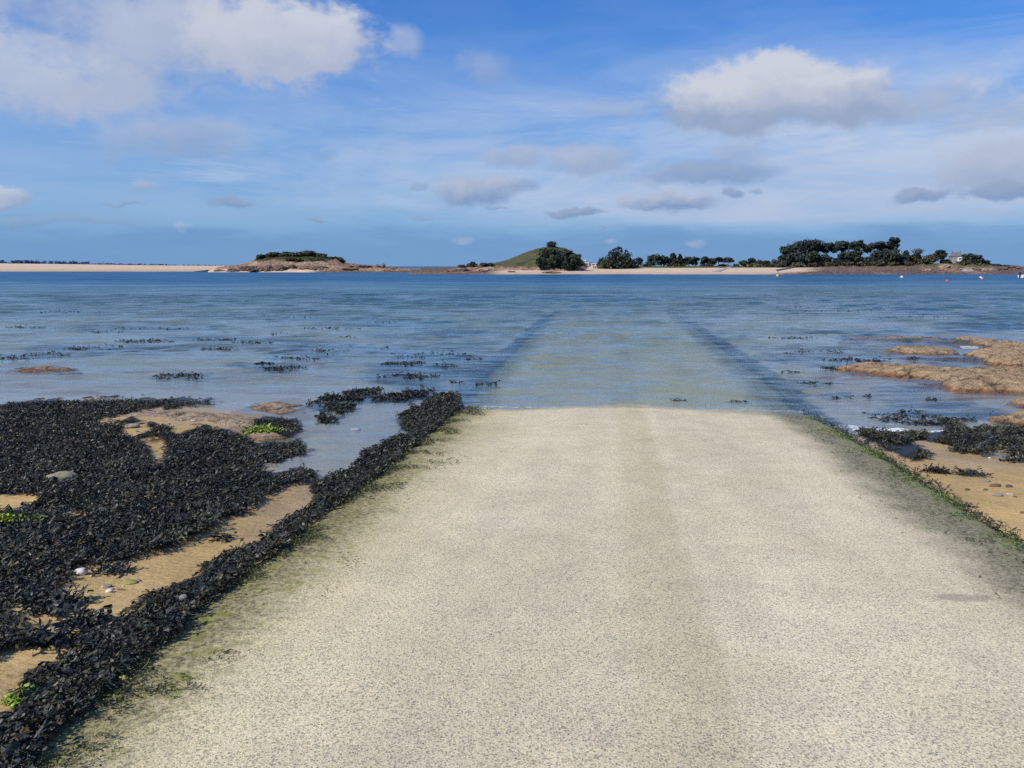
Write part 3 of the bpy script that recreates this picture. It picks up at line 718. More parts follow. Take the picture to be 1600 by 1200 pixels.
# ------------------------------------------------------------------ slipway
def make_ramp():
    ss = np.r_[np.arange(-9, 1.5, .25), np.arange(1.5, 13, .05), np.arange(13, 46, .3)]
    tt = np.linspace(0, 1, 130)
    S, T = np.meshgrid(ss, tt, indexing='ij')
    l, r = vL(S), vR(S)
    V_ = l + (r - l) * T
    V_ = V_ + np.where((T == 0) | (T == 1), .035 * fbm(S * 1.7, T * 9 + 3, 61, 4) + .015 * fbm(S * 9, T * 9, 62, 3), 0)
    X = S * TX + V_ * TY; Y = S * TY - V_ * TX
    Z = ramp_z(S) + .014 * (1 - (2 * T - 1) ** 2) * np.clip((T - .1) * 4, 0, 1) - .008 + .0035 * fbm(X * 2.3, Y * 2.3, 63, 4)
    Z = Z + .012 * np.exp(-((T - .52) / .17) ** 2) * (1 + .5 * fbm(S * .5, T * 3, 66, 2))
    d = np.minimum(V_ - l, r - V_)
    Z = Z - .035 * np.exp(-(np.clip(d, 0, 1) / .05) ** 2)
    nS, nT = S.shape
    P = np.stack([X, Y, Z], -1)
    rows = [P[:, 0] * [1, 1, 0] + np.array([0, 0, 0]) , ]
    low0 = P[:, 0].copy(); low0[:, 2] -= .5; low1 = P[:, -1].copy(); low1[:, 2] -= .5
    # outward foot of the side faces
    low0[:, 0] -= .04 * TY; low0[:, 1] += .04 * TX; low1[:, 0] += .04 * TY; low1[:, 1] -= .04 * TX
    PP = np.concatenate([low0[:, None], P, low1[:, None]], 1)
    eL = np.pad(V_ - l, ((0, 0), (1, 1)), mode='edge'); eR = np.pad(r - V_, ((0, 0), (1, 1)), mode='edge')
    wet = sstep(.020, .0, PP[..., 2] + .006 * fbm(PP[..., 0] * 3, PP[..., 1] * 3, 64, 3)); wet[:, 0] = wet[:, 1]; wet[:, -1] = wet[:, -2]
    o = mesh('boat_slipway', PP.reshape(-1, 3), gridfaces(nS, nT + 2), concrete_material(), attrs={'edge_left': eL, 'edge_right': eR, 'wet': wet})
    tag(o, kind='structure')
make_ramp()

# ------------------------------------------------------------------ the sea
def crest(X, Y, pts, amp, wid):
    p = np.array([on_z(a, b) for a, b in pts]); o = np.argsort(p[:, 0]); p = p[o]
    yl = np.interp(X, p[:, 0], p[:, 1]) + .05 * fbm(X * 1.3, X * 0 + 2, 71, 3)
    span = p[-1, 0] - p[0, 0]
    w = sstep(p[0, 0] - .1 * span, p[0, 0] + .2 * span, X) * sstep(p[-1, 0] + .1 * span, p[-1, 0] - .2 * span, X)
    q = (Y - yl) / wid
    return amp * w * (np.exp(-np.where(q < 0, q * 1.7, q * .7) ** 2) - .08 * np.exp(-((q + 1.8) / 1.2) ** 2)) * (1 + .4 * fbm(X * 3, Y * 3, 72, 2))

def make_water():
    rows = [5.2]
    while rows[-1] < 60: rows.append(rows[-1] * 1.0036)
    while rows[-1] < 14000: rows.append(rows[-1] * 1.06)
    rows = np.array(rows); t = np.linspace(-1.25, 1.25, 860)
    Y, T = np.meshgrid(rows, t, indexing='ij')
    X = Y * T
    h = np.zeros(X.shape); g = np.random.default_rng(4)
    shal = sstep(8, 22, Y)
    dry = ground_base(X, Y)
    for i in range(46):
        lam = .28 * (9.0 ** g.random()); th = g.normal(0, .42) + (.1 if lam > 1 else 0); k = 2 * math.pi / lam; ph = g.random() * 6.28
        am = lam / (2 * math.pi) * .042
        fade = sstep(lam * 95, lam * 40, Y)
        arg = k * (X * math.sin(th) + Y * math.cos(th)) + ph
        h += am * np.sin(arg + .35 * np.sin(arg)) * fade
    grp = .7 + .75 * fbm(X * .22, Y * .55, 75, 3)
    # sheltered water between the weed beds is nearly still
    s, a, b = ramp_edges(X, Y)
    px, py = project(X, Y, 0 * X)
    calm = sstep(660, 610, py - 0) * 0
    calmL = sstep(575, 640, py) * sstep(760, 690, px)
    calmR = sstep(600, 650, py) * sstep(1240, 1300, px) * .5
    pcl = sstep(1.6, .6, ellipses(px, py, PATCH) * .45) * .8
    calm = np.clip(np.maximum(np.maximum(calmL, calmR), pcl * 0.9), 0, 1)
    lip = sstep(S0 + .1, S0 + 1.4, s)
    onr = (a > 0) & (b > 0)
    amp = np.where(onr, .25 + .75 * lip, 1) * (1 - .8 * calm) * (.35 + .65 * shal)
    h = h * amp * np.clip(grp, .15, 1.4)
    for pts, am, wd in (
        ([(738, 596), (820, 600), (900, 602), (1000, 607), (1090, 611), (1150, 618), (1250, 628)], .016, .14),
        ([(745, 612), (800, 614), (870, 614), (960, 612), (1060, 616), (1140, 620)], .010, .09),
        ([(832, 560), (870, 562), (930, 563), (992, 561)], .036, .24), ([(900, 580), (940, 583), (1000, 582), (1100, 580)], .022, .20),
        ([(1000, 577), (1080, 581), (1200, 578)], .015, .18), ([(880, 505), (960, 507), (1050, 506)], .055, .5), ([(940, 533), (1010, 531), (1070, 533)], .038, .34), ([(900, 540), (990, 541), (1120, 545)], .02, .3),
        ([(1440, 511), (1500, 509), (1590, 510), (1660, 511)], .06, .45), ([(1000, 565), (1100, 562), (1170, 566)], .016, .2), ([(780, 572), (850, 573), (900, 572)], .014, .2), ([(1100, 600), (1180, 598), (1240, 601)], .012, .14)):
        h = h + crest(X, Y, pts, am * 1.6, wd)
    # wash line climbing the slab and the tiny lift at the edge
    xs_ = np.abs(fbm(X * 1.1, X * 0 + 5, 77, 4))
    h = h + np.where(onr, (1 - lip) * (.016 * fbm(X * .8, X * 0 + 1, 78, 5) + .004 * fbm(X * 7, Y * 2, 79, 3)), 0)
    z = ground_h(X, Y)
    z = np.where((a > 0) & (b > 0) & (s < 45), ramp_z(s), z)
    dep = np.clip(h - z, 0, 10)
    opac = np.clip(1 - np.exp(-dep * .95), 0, .985)
    opac = np.maximum(opac, .97 * sstep(36, 85, Y))
    fx, fy = project(X, Y, 0 * X)
    jx, jy = jit(X, Y, 10, 3, 31)
    foam = np.zeros(X.shape)
    for poly, v in (([(1370, 674), (1400, 669), (1440, 674), (1490, 671), (1530, 666), (1545, 671), (1500, 680), (1440, 681), (1385, 682)], .85), ([(1320, 664), (1360, 668), (1400, 672), (1380, 680), (1340, 676)], .62),
                    ([(1350, 645), (1500, 650), (1560, 660), (1500, 668), (1380, 666)], .42), ([(735, 640), (760, 636), (770, 641), (740, 645)], .6), ([(380, 632), (480, 628), (470, 640), (400, 642)], .45), ([(1480, 507), (1560, 506), (1600, 507), (1550, 509)], .40),
                    ([(330, 632), (400, 628), (380, 640)], .42), ([(1500, 540), (1530, 541), (1525, 546), (1500, 545)], .6)):
        foam = np.maximum(foam, v * inpoly(fx + jx * .5, fy + jy * .3, poly))
    rim = onr & (dep < .008) & (dep > 0) & (Y < 14)
    foam = np.where(rim, np.maximum(foam, .52), foam)
    V = np.stack([X, Y, h], -1).reshape(-1, 3)
    o = mesh('sea_water', V, gridfaces(*X.shape), water_material(), attrs={'opac': opac, 'calm': calm, 'foam': foam})
    tag(o, kind='structure')
make_water()

# ------------------------------------------------------------------ seaweed
def frond_template(g):
    """a flat forked blade, twice divided, with swollen tips; unit length along +x"""
    V = []; Q = []
    def seg(p, ang, L, w0, w1, zz, lev):
        a = np.array((math.cos(ang), math.sin(ang))); nrm = np.array((-a[1], a[0])); e = p + a * L
        z1 = zz + g.normal(0, .10) + (.16 if lev == 0 else -.05 if lev == 2 else .06)
        tw = g.normal(0, .05)
        i = len(V)
        V.extend([(*(p - nrm * w0), zz - tw), (*(p + nrm * w0), zz + tw), (*(e + nrm * w1), z1 + tw), (*(e - nrm * w1), z1 - tw)])
        Q.append((i, i + 1, i + 2, i + 3))
        if lev < 2:
            for sgn in (-1, 1):
                seg(e, ang + sgn * g.uniform(.25, .6), L * g.uniform(.75, 1.05), w1 * .9, w1 * (1.15 if lev == 1 else .95), z1, lev + 1)
    seg(np.zeros(2), 0, .38, .035, .062, 0, 0)
    return np.array(V), np.array(Q)
_g = np.random.default_rng(3)
FROND = [frond_template(_g) for _ in range(16)]

def fronds(name, P, length, mat, palette, tilt=.45, yaw=None, lift=(.0, .05), seed=0, spread=6.283):
    """one seaweed mass out of many forked blades rooted at the points P"""
    g = np.random.default_rng(seed + 100)
    n = len(P); k = g.integers(0, len(FROND), n); Vs = []; Fs = []; Cs = []; off = 0
    L = length * np.where(g.random(n) < .12, g.uniform(1.3, 2.0, n), g.uniform(.5, 1.2, n)); yw = g.uniform(0, 6.283, n) if yaw is None else yaw + g.uniform(-.5, .5, n) * spread
    pi_ = g.normal(0, tilt, n); ro = g.normal(0, tilt * 1.2, n); zl = g.uniform(lift[0], lift[1], n)
    pal = np.array(palette); ci = g.choice(len(pal), n, p=None); cc = pal[ci] * g.uniform(.6, 1.4, (n, 1))
    for q in range(len(FROND)):
        m = np.where(k == q)[0]
        if not len(m): continue
        T, Q = FROND[q]
        v = T[None] * L[m, None, None]
        cp, sp_ = np.cos(pi_[m])[:, None], np.sin(pi_[m])[:, None]; cr, sr = np.cos(ro[m])[:, None], np.sin(ro[m])[:, None]; cy, sy = np.cos(yw[m])[:, None], np.sin(yw[m])[:, None]
        x, y, z = v[..., 0], v[..., 1], v[..., 2]
        y, z = y * cr - z * sr, y * sr + z * cr
        x, z = x * cp - z * sp_, x * sp_ + z * cp
        x, y = x * cy - y * sy, x * sy + y * cy
        v = np.stack([x, y, z], -1) + P[m][:, None, :]; v[..., 2] += zl[m][:, None]
        nv = T.shape[0]
        Vs.append(v.reshape(-1, 3)); Fs.append((Q[None] + (np.arange(len(m)) * nv)[:, None, None]).reshape(-1, 4) + off); Cs.append(np.repeat(cc[m], nv, 0)); off += len(m) * nv
    return mesh(name, np.concatenate(Vs), np.concatenate(Fs), mat, smooth=False, col=np.concatenate(Cs))

M_WEED = weed_material('bladder_wrack', .48, .34)
M_GREEN = weed_material('green_algae', .5, .4)
PAL = [(.026, .030, .031), (.017, .021, .023), (.034, .038, .034), (.045, .044, .030), (.021, .025, .027), (.034, .038, .037)]
PALB = PAL + [(.050, .052, .042), (.026, .031, .027), (.040, .044, .034), (.060, .058, .046)] + [(.055, .045, .016), (.05, .035, .014)]

def scatter(fn, n, xr, yr, seed):
    g = np.random.default_rng(seed)
    x = g.uniform(*xr, n); y = g.uniform(*yr, n)
    zb = ground_base(x, y)
    m = fn(x, y, zb); x = x[m]; y = y[m]
    return x, y

def weed_beds():
    x, y = scatter(weed_left, 500000, (-11, -1), (3.0, 13.5), 1)
    keep = np.random.default_rng(2).random(len(x)) < np.clip(1.25 - y * .045, .55, 1); x, y = x[keep], y[keep]
    z = ground_h(x, y); kk = weed_left(x, y, z + .03) & weed_left(x, y - .03 * y / 5, z); x, y, z = x[kk], y[kk], np.maximum(z[kk], -.005)
    sp_ = .006 + .018 * np.clip(fbm(x * 2.2, y * 2.2, 81, 3) + .4, 0, 1.2)
    P = np.c_[x, y, z + sp_ * np.random.default_rng(5).random(len(x))]
    o = fronds('seaweed', P, .040, M_WEED, PALB, .26, seed=1, yaw=-.5, spread=4.2, lift=(0, .022)); tag(o, 'broad bed of black bladder wrack over the low rocks beside the boat slipway', 'seaweed', kind='stuff')
    print('left bed', len(P))
    x, y = scatter(lambda x, y, z: weed_edge_top(x, y, z) | weed_edge(x, y, z), 390000, (-3.6, 0.3), (2.0, 13.5), 3)
    s, a, b = ramp_edges(x, y)
    zg = ground_h(x, y); t_ = sstep(-.20, -.02, a); zr = np.where(a > 0, ramp_z(s), np.maximum(zg, zg * (1 - t_) + (ramp_z(s) - .01) * t_))
    kk = weed_edge(x, y, zr + .03) & weed_edge(x - .01, y + .02, zr + .02); x, y, zr = x[kk], y[kk], np.maximum(zr[kk], .0)
    P = np.c_[x, y, zr + .022 * np.random.default_rng(6).random(len(x))]
    print('edge', len(P))
    # thin fringe on the concrete
    g = np.random.default_rng(9); n = 26000
    s = g.uniform(1.5, S0, n); d = g.exponential(.20, n) + .02; v = vL(s) + d
    xx = s * TX + v * TY; yy = s * TY - v * TX
    kk = (fbm(xx * 4, yy * 4, 83, 3) > -.1 + d * .9) & ~weed_edge(xx, yy, ramp_z(s) + .02)
    Fp = np.c_[xx, yy, ramp_z(s) + .002][kk]
    o = fronds('seaweed', P, .040, M_WEED, PALB, .26, seed=2, yaw=-.7, spread=3.6, lift=(0, .025)); tag(o, 'dark strip of bladder wrack draped along the edge of the concrete slipway next to the sand channel', 'seaweed', kind='stuff')
    o = fronds('algae_fringe', Fp, .020, M_GREEN, [(.06, .062, .022), (.035, .036, .02), (.11, .12, .03), (.025, .028, .018)], .25, lift=(0, .006), seed=3); tag(o, 'thin yellow-green algae fringe on the concrete beside the wrack strip', 'algae', kind='stuff')
    x, y = scatter(weed_right, 130000, (3.5, 11), (8.2, 11.5), 4); z = ground_h(x, y)
    P = np.c_[x, y, np.maximum(z, -.01) + .025 * np.random.default_rng(7).random(len(x))]
    g = np.random.default_rng(12); n = 3400
    s = g.uniform(4.2, S0 + .6, n); v = vR(s) + g.normal(.03, .045, n) * np.clip(s / 7, .5, 1.1)
    E = np.c_[s * TX + v * TY, s * TY - v * TX, ramp_z(s) - np.clip(g.uniform(.005, .13, n), 0, 1)]
    qx, qy = project(P[:, 0], P[:, 1], P[:, 2]); P = P[(np.random.default_rng(13).random(len(P)) < .85) & ((qx > 1480) | (fbm(P[:, 0] * 3, P[:, 1] * 3, 88, 3) > -.02))]
    print('right', len(P))
    o = fronds('seaweed', P, .046, M_WEED, PALB, .26, seed=4, lift=(0, .025)); tag(o, 'black bladder wrack heaped along the waterline above the patch of sand next to the slipway', 'seaweed', kind='stuff')
    o = fronds('seaweed', E, .032, M_WEED, PALB, .4, seed=5, lift=(0, .015)); tag(o, 'thin line of dark wrack hanging on the slipway edge beside the olive algae band', 'seaweed', kind='stuff')
    n = 3800; s = g.uniform(4.0, S0 - .4, n); d = g.exponential(.13, n); v = vR(s) - d
    xx = s * TX + v * TY; yy = s * TY - v * TX; kk = fbm(xx * 3, yy * 3, 84, 3) > -.05
    o = fronds('algae_fringe', np.c_[xx, yy, ramp_z(s)][kk], .022, M_GREEN, [(.09, .15, .02), (.05, .07, .02), (.14, .19, .03), (.03, .04, .016)], .25, lift=(0, .005), seed=6); tag(o, 'bright green algae fringe on the slipway edge above the patch of sand', 'algae', kind='stuff')
    x, y = scatter(weed_shallow, 60000, (-3.6, -.6), (10.5, 14), 14)
    P = np.c_[x, y, np.full(len(x), -.015) + .02 * np.random.default_rng(15).random(len(x))]; P = P[fbm(P[:, 0] * 3, P[:, 1] * 3, 87, 3) > .0][:6500]
    o = fronds('seaweed', P, .055, M_WEED, PAL, .22, seed=7, lift=(0, .018)); tag(o, 'wrack standing out of the still shallow pool at the head of the sand channel', 'seaweed', kind='stuff')
    # weed breaking the surface further out
    Q = []; g = np.random.default_rng(21)
    for a, b, w, h in PATCH:
        area = 0
        n = int(np.clip(w * h * 4.2, 24, 340))
        r = np.sqrt(g.random(n)) ; th = g.random(n) * 6.283
        qx = a + w * r * np.cos(th) * 1.6; qy = b + h * r * np.sin(th)
        X, Y = on_z(qx, qy, .0)
        kk = fbm(X * 2.2, Y * 2.6, 86, 3) > .02
        Q.append(np.c_[X, Y, np.full(n, -.012)][kk])
    Q = np.concatenate(Q)
    o = fronds('floating_seaweed', Q, .07, M_WEED, PAL, .12, lift=(-.018, .008), seed=8); tag(o, 'ragged dark tufts of wrack breaking the surface of the open shallows', 'seaweed', kind='stuff')
weed_beds()

# separate clumps one can point at
def clump(px, py, z, r, n, label, length=.05, pal=PAL, name='seaweed_clump', mat=None, lift=(0, .02), flat=.3, group=None, angle=0.0, asp=.5, cat='seaweed'):
    x, y = on_z(px, py, z); x = float(x); y = float(y)
    g = np.random.default_rng(int(px * 7 + py))
    th = g.random(n) * 6.283; rr = r * np.sqrt(g.random(n)) * (1 + .35 * np.sin(th * 3 + px))
    u, v = rr * np.cos(th), rr * np.sin(th) * asp
    X = x + u * math.cos(angle) - v * math.sin(angle); Y = y + u * math.sin(angle) + v * math.cos(angle)
    zz = np.maximum(ground_h(X, Y), z - .03)
    P = np.c_[X, Y, zz + .02 * np.clip(1 - rr / r, 0, 1)]
    o = fronds(name, P, length, mat or M_WEED, pal, flat, lift=lift, seed=int(px))
    # the object sits at its own place
    me = o.data; me.transform(mathutils.Matrix.Translation((-x, -y, -z))); o.location = (x, y, z)
    return tag(o, label, cat, group)
clump(1062, 624, .004, .13, 60, 'small dark weed scrap in the wash near the middle of the slipway end', .034, lift=(-.006, .006), flat=.14, asp=.35)
clump(1154, 626, .004, .20, 110, 'longer dark weed scrap lying in the wash near the far corner of the slipway', .034, lift=(-.006, .006), flat=.14, asp=.35)
clump(1512, 742, .06, .17, 150, 'dark weed clump with a trailing stalk alone on the middle of the right-hand sand', angle=-.3)
clump(1462, 739, .05, .12, 110, 'ragged brown weed scrap on the sand close to the slipway edge', pal=[(.05, .03, .014), (.03, .02, .014), (.02, .02, .018)], angle=-.4, asp=.3)
clump(1592, 722, .03, .16, 120, 'dark weed clump on the sand below the thin water film at the picture edge', angle=-.2)
clump(1506, 704, .03, .16, 140, 'dark weed tongue on the sand just under the heaped wrack', angle=.1)
clump(178, 892, .15, .11, 70, 'curved dark weed strand on the sand above the pebbles', .06, angle=.5, asp=.28)
clump(102, 946, .19, .09, 80, 'bushy dark weed tuft on the sand between the bed and the slipway strip', .07, angle=.5)
clump(80, 962, .2, .12, 70, 'flat dark weed strand leading off the bushy tuft', .06, angle=.2, asp=.3)
clump(136, 978, .2, .10, 80, 'dark weed tongue reaching from the slipway strip onto the sand', .07, angle=.2, asp=.4)
clump(82, 1008, .24, .11, 80, 'low dark weed tongue over the mustard stone', .07, angle=.15, asp=.3)
clump(350, 842, .07, .06, 40, 'small dark weed knot on the sand channel', .06, angle=.3, asp=.4)
clump(412, 671, .06, .20, 420, 'bright green algae tuft on the flat stained rock by the pool', .06, [(.16, .24, .02), (.22, .28, .03), (.10, .16, .015)], 'green_algae_tuft', M_GREEN, cat='algae')
clump(8, 816, .17, .22, 420, 'bright green algae tuft at the picture edge within the wrack bed', .06, [(.20, .24, .02), (.26, .28, .03), (.13, .16, .015)], 'green_algae_tuft', M_GREEN, cat='algae')
clump(36, 1094, .33, .07, 130, 'small green algae tuft at the foot of the slipway strip', .035, [(.16, .24, .02), (.10, .16, .015)], 'green_algae_tuft', M_GREEN, cat='algae')

# ------------------------------------------------------------------ near rocks
M_ROCK = rock_material('barnacled_granite', (.35, .225, .125), (.46, .335, .205), (.13, .10, .07), 1.0, .05)
M_SLAB = rock_material('stained_rock', (.34, .245, .16), (.43, .33, .235), (.16, .12, .08), 1.2, .03)
def slab(name, outline, height, label, mat, cell=.022, seed=0, ridge=1.0, z0=0.0, group=None, blocks=1.6):
    w = np.array([on_z(a, b, z0) for a, b in outline], float)
    c = w.mean(0); lo = w.min(0) - .12; hi = w.max(0) + .12
    xs = np.arange(lo[0], hi[0], cell); ys = np.arange(lo[1], hi[1], cell * 1.3)
    X, Y = np.meshgrid(xs, ys)
    wx_ = X + .10 * fbm(X * 1.6, Y * 1.6, seed + 1, 3); wy_ = Y + .12 * fbm(X * 1.6, Y * 1.6, seed + 2, 3)
    d = polydist(wx_, wy_, [tuple(q) for q in w]) + .05 * fbm(X * 4, Y * 4, seed + 3, 3)
    d1, d2 = worley(wx_ * blocks * .8 + .3 * fbm(X * 3, Y * 3, seed + 8, 2), wy_ * blocks * 1.5, seed + 5)
    e1, e2 = worley(wx_ * blocks * 2.6 + .25 * fbm(X * 9, Y * 9, seed + 12, 3), wy_ * blocks * 4, seed + 9)
    up = np.clip(d, 0, None)
    prof = height * (1 - np.exp(-up / .20)) * (.72 + .5 * fbm(X * .8, Y * .9, seed + 4, 3))
    blk = height * ridge * (.40 * np.clip(d2 - d1, 0, .5) - .35 * np.exp(-((d2 - d1) / .05) ** 2) + .10 * np.clip(e2 - e1, 0, .5) - .12 * np.exp(-((e2 - e1) / .06) ** 2))
    z = z0 + prof + np.where(d > 0, blk * np.clip(up / .12, 0, 1), 0) + np.where(d > 0, .024 * fbm(X * 6, Y * 6, seed + 6, 5) + .012 * fbm(X * 22, Y * 22, seed + 7, 3), 0)
    z = np.where(d < 0, z0 + d * .9, z)
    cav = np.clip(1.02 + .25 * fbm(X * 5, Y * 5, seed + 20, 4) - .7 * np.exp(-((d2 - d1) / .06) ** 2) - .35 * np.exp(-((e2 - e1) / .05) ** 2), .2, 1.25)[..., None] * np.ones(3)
    idx = gridfaces(*X.shape)
    kp = (d.ravel()[idx] > -.16).any(1)
    V = np.stack([X, Y, z], -1).reshape(-1, 3); Fq = idx[kp]
    u, inv = np.unique(Fq, return_inverse=True)
    V = V[u] - np.array((c[0], c[1], z0)); cav = cav.reshape(-1, 3)[u]
    o = mesh(name, V, inv.reshape(-1, 4), mat, col=cav)
    o.location = (c[0], c[1], z0)
    return tag(o, label, 'rock', group)
slab('granite_ledge', [(1300, 576), (1340, 580), (1400, 586), (1440, 592), (1462, 600), (1485, 608), (1540, 611), (1600, 613), (1720, 618), (1720, 580), (1600, 580), (1520, 582), (1450, 577), (1400, 574), (1340, 572)], .15, 'long pinkish granite ledge running out from the shore into the shallows', M_ROCK, seed=10)
slab('granite_ledge', [(1383, 548), (1420, 553), (1470, 555), (1498, 553), (1490, 547), (1440, 543), (1400, 543)], .12, 'low oval granite ledge alone in the water behind the long ledge', M_ROCK, seed=30)
slab('granite_ledge', [(1505, 554), (1530, 561), (1545, 567), (1575, 571), (1620, 573), (1720, 575), (1720, 552), (1620, 548), (1560, 551), (1530, 550)], .17, 'broad blocky granite ledge at the picture edge behind the long ledge', M_ROCK, seed=50)
slab('granite_ledge', [(1488, 529), (1520, 537), (1550, 543), (1600, 548), (1720, 552), (1720, 540), (1600, 538), (1540, 531), (1510, 527)], .12, 'narrow granite tongue furthest out behind the blocky ledge', M_ROCK, seed=70)
slab('granite_rock', [(1571, 629), (1590, 633), (1630, 636), (1700, 636), (1700, 625), (1620, 624), (1585, 625)], .13, 'small rounded granite rock at the picture edge in front of the long ledge', M_ROCK, seed=90, cell=.015)
slab('granite_rock', [(1547, 655), (1570, 661), (1600, 665), (1690, 672), (1690, 655), (1610, 651), (1575, 650)], .14, 'low orange-brown granite rock nearest the heaped wrack', M_ROCK, seed=110, cell=.015)
slab('submerged_rock', [(1316, 530), (1400, 533), (1480, 531), (1470, 527), (1400, 526), (1340, 527)], .05, 'dark brown rock awash beyond the oval ledge', M_SLAB, seed=130, z0=-.02)
slab('flat_rock', [(150, 664), (180, 657), (240, 661), (262, 673), (280, 680), (310, 669), (350, 672), (377, 680), (410, 692), (445, 686), (470, 672), (462, 661), (430, 656), (390, 652), (330, 648), (262, 644), (200, 647)], .09, 'flat pebbly brown rock slab between the wrack and the pool', M_SLAB, seed=150, z0=.0, cell=.018, ridge=.5)
slab('flat_rock', [(380, 637), (410, 644), (440, 648), (468, 643), (468, 634), (440, 629), (405, 629)], .07, 'low orange rock awash at the mouth of the pool', M_SLAB, seed=170, z0=-.01, cell=.02, ridge=.5)
slab('submerged_rock', [(10, 579), (60, 581), (125, 579), (110, 574), (40, 573)], .045, 'reddish rock awash out beyond the wrack bed', M_SLAB, seed=190, z0=-.02)

# ------------------------------------------------------------------ stones and shells
def stone_mat(name, c, bump=.5):
    m, n = material(name); p = obj_coord(n)
    a = n.noise(p, 14, 5, .65).outputs[0]; b = n.noise(p, 70, 4, .7).outputs[0]
    col = n.mix(n.mr(a, .3, .7), tuple(x * .72 for x in c), tuple(min(x * 1.2, .9) for x in c))
    col = n.mix(1.0, col, n.mix(b, (.75, .75, .75), (1.2, 1.2, 1.2)), 'MULTIPLY')
    principled(n, col, .75, n.bump(n.math('ADD', a, b), bump, .01), .25); return m
SM = {'white': stone_mat('white_stone', (.74, .68, .62)), 'grey': stone_mat('grey_stone', (.25, .23, .21)), 'brown': stone_mat('brown_stone', (.17, .10, .07)), 'pale': stone_mat('pale_stone', (.52, .45, .36)), 'mustard': stone_mat('mustard_stone', (.36, .25, .07)), 'olive': stone_mat('olive_stone', (.34, .32, .10)), 'lichen': stone_mat('lichen_stone', (.30, .27, .19)), 'dark': stone_mat('dark_stone', (.09, .085, .08))}
def stone(px, py, wpx, kind, label, z=None, asp=.7, hgt=.5, rz=0.0, name='stone', cat='stone', on='ground', group=None):
    x, y = on_z(px, py, .1)
    for _ in range(12):
        z_ = float(ground_h(np.array([float(x)]), np.array([float(y)]))[0]) if on == 'ground' else float(ramp_z(float(x) * TX + float(y) * TY))
        x, y = on_z(px, py, z_)
    x = float(x); y = float(y); w = wpx / F * math.hypot(y, HC)
    g = np.random.default_rng(int(px * 13 + py)); nu, nv = 18, 11; V = []; sd = int(px + py) % 97
    for j in range(nv):
        la = -math.pi / 2 + math.pi * j / (nv - 1)
        for i in range(nu):
            lo = 2 * math.pi * i / nu; dd = np.array((math.cos(la) * math.cos(lo), math.cos(la) * math.sin(lo), math.sin(la)))
            f = 1 + .22 * float(fbm(np.array([dd[0] * 1.5 + 5 + dd[2]]), np.array([dd[1] * 1.5 + sd]), sd, 3)[0]) - .10 * max(0, abs(dd[0] * .6 + dd[1] * .8) - .7)
            V.append(dd * f * np.array((.5 * w, .5 * w * asp, .5 * w * hgt)))
    Fq = [(j * nu + i, j * nu + (i + 1) % nu, (j + 1) * nu + (i + 1) % nu, (j + 1) * nu + i) for j in range(nv - 1) for i in range(nu)]
    o = mesh(name, V, Fq, SM[kind]); o.location = (x, y, z_ + .5 * w * hgt * .45); o.rotation_euler = (g.uniform(-.15, .15), g.uniform(-.15, .15), rz)
    return tag(o, label, cat, group)
stone(126, 897, 20, 'white', 'chunky white stone on the sand at the edge of the wrack bed', hgt=.62)
stone(144, 900, 5, 'white', 'tiny white shell chip just beside the chunky white stone', name='shell_chip', cat='shell')
stone(168, 917, 14, 'grey', 'flat grey stone at the top of the little pebble group on the sand', rz=.5, hgt=.35)
stone(171, 925, 11, 'white', 'white angular pebble under the flat grey stone', hgt=.6)
stone(161, 917, 4.5, 'white', 'tiny white pebble touching the flat grey stone')
stone(177, 921, 5, 'brown', 'small brown pebble behind the white angular pebble')
stone(190, 922, 14, 'brown', 'thin brown stick-like stone pointing away from the white pebble', asp=.22, hgt=.2)
stone(204, 911, 22, 'olive', 'flat olive-yellow stone near the slipway strip', asp=.8, hgt=.3)
stone(217, 908, 8, 'grey', 'small grey pebble against the olive-yellow stone')
stone(193, 916, 5, 'pale', 'pale pebble beside the olive-yellow stone')
stone(135, 940, 9, 'grey', 'small grey stone left of the dark pebble on the sand')
stone(143, 940, 5, 'pale', 'pale chip beside the small grey stone')
stone(167, 950, 10, 'dark', 'dark round pebble on the sand near the slipway strip', hgt=.6)
stone(87, 978, 28, 'brown', 'long flat brown stone lying on the sand', asp=.36, hgt=.25, rz=.2)
stone(82, 1015, 15, 'mustard', 'mustard coloured rounded stone under the weed tongue')
stone(98, 751, 46, 'lichen', 'rounded grey-olive boulder sticking out of the wrack bed', asp=.55, hgt=.45, rz=.35, name='boulder', cat='rock')
stone(287, 936, 13, 'grey', 'grey pebble on the wrack strip where the slipway begins', on='ramp', hgt=.7)
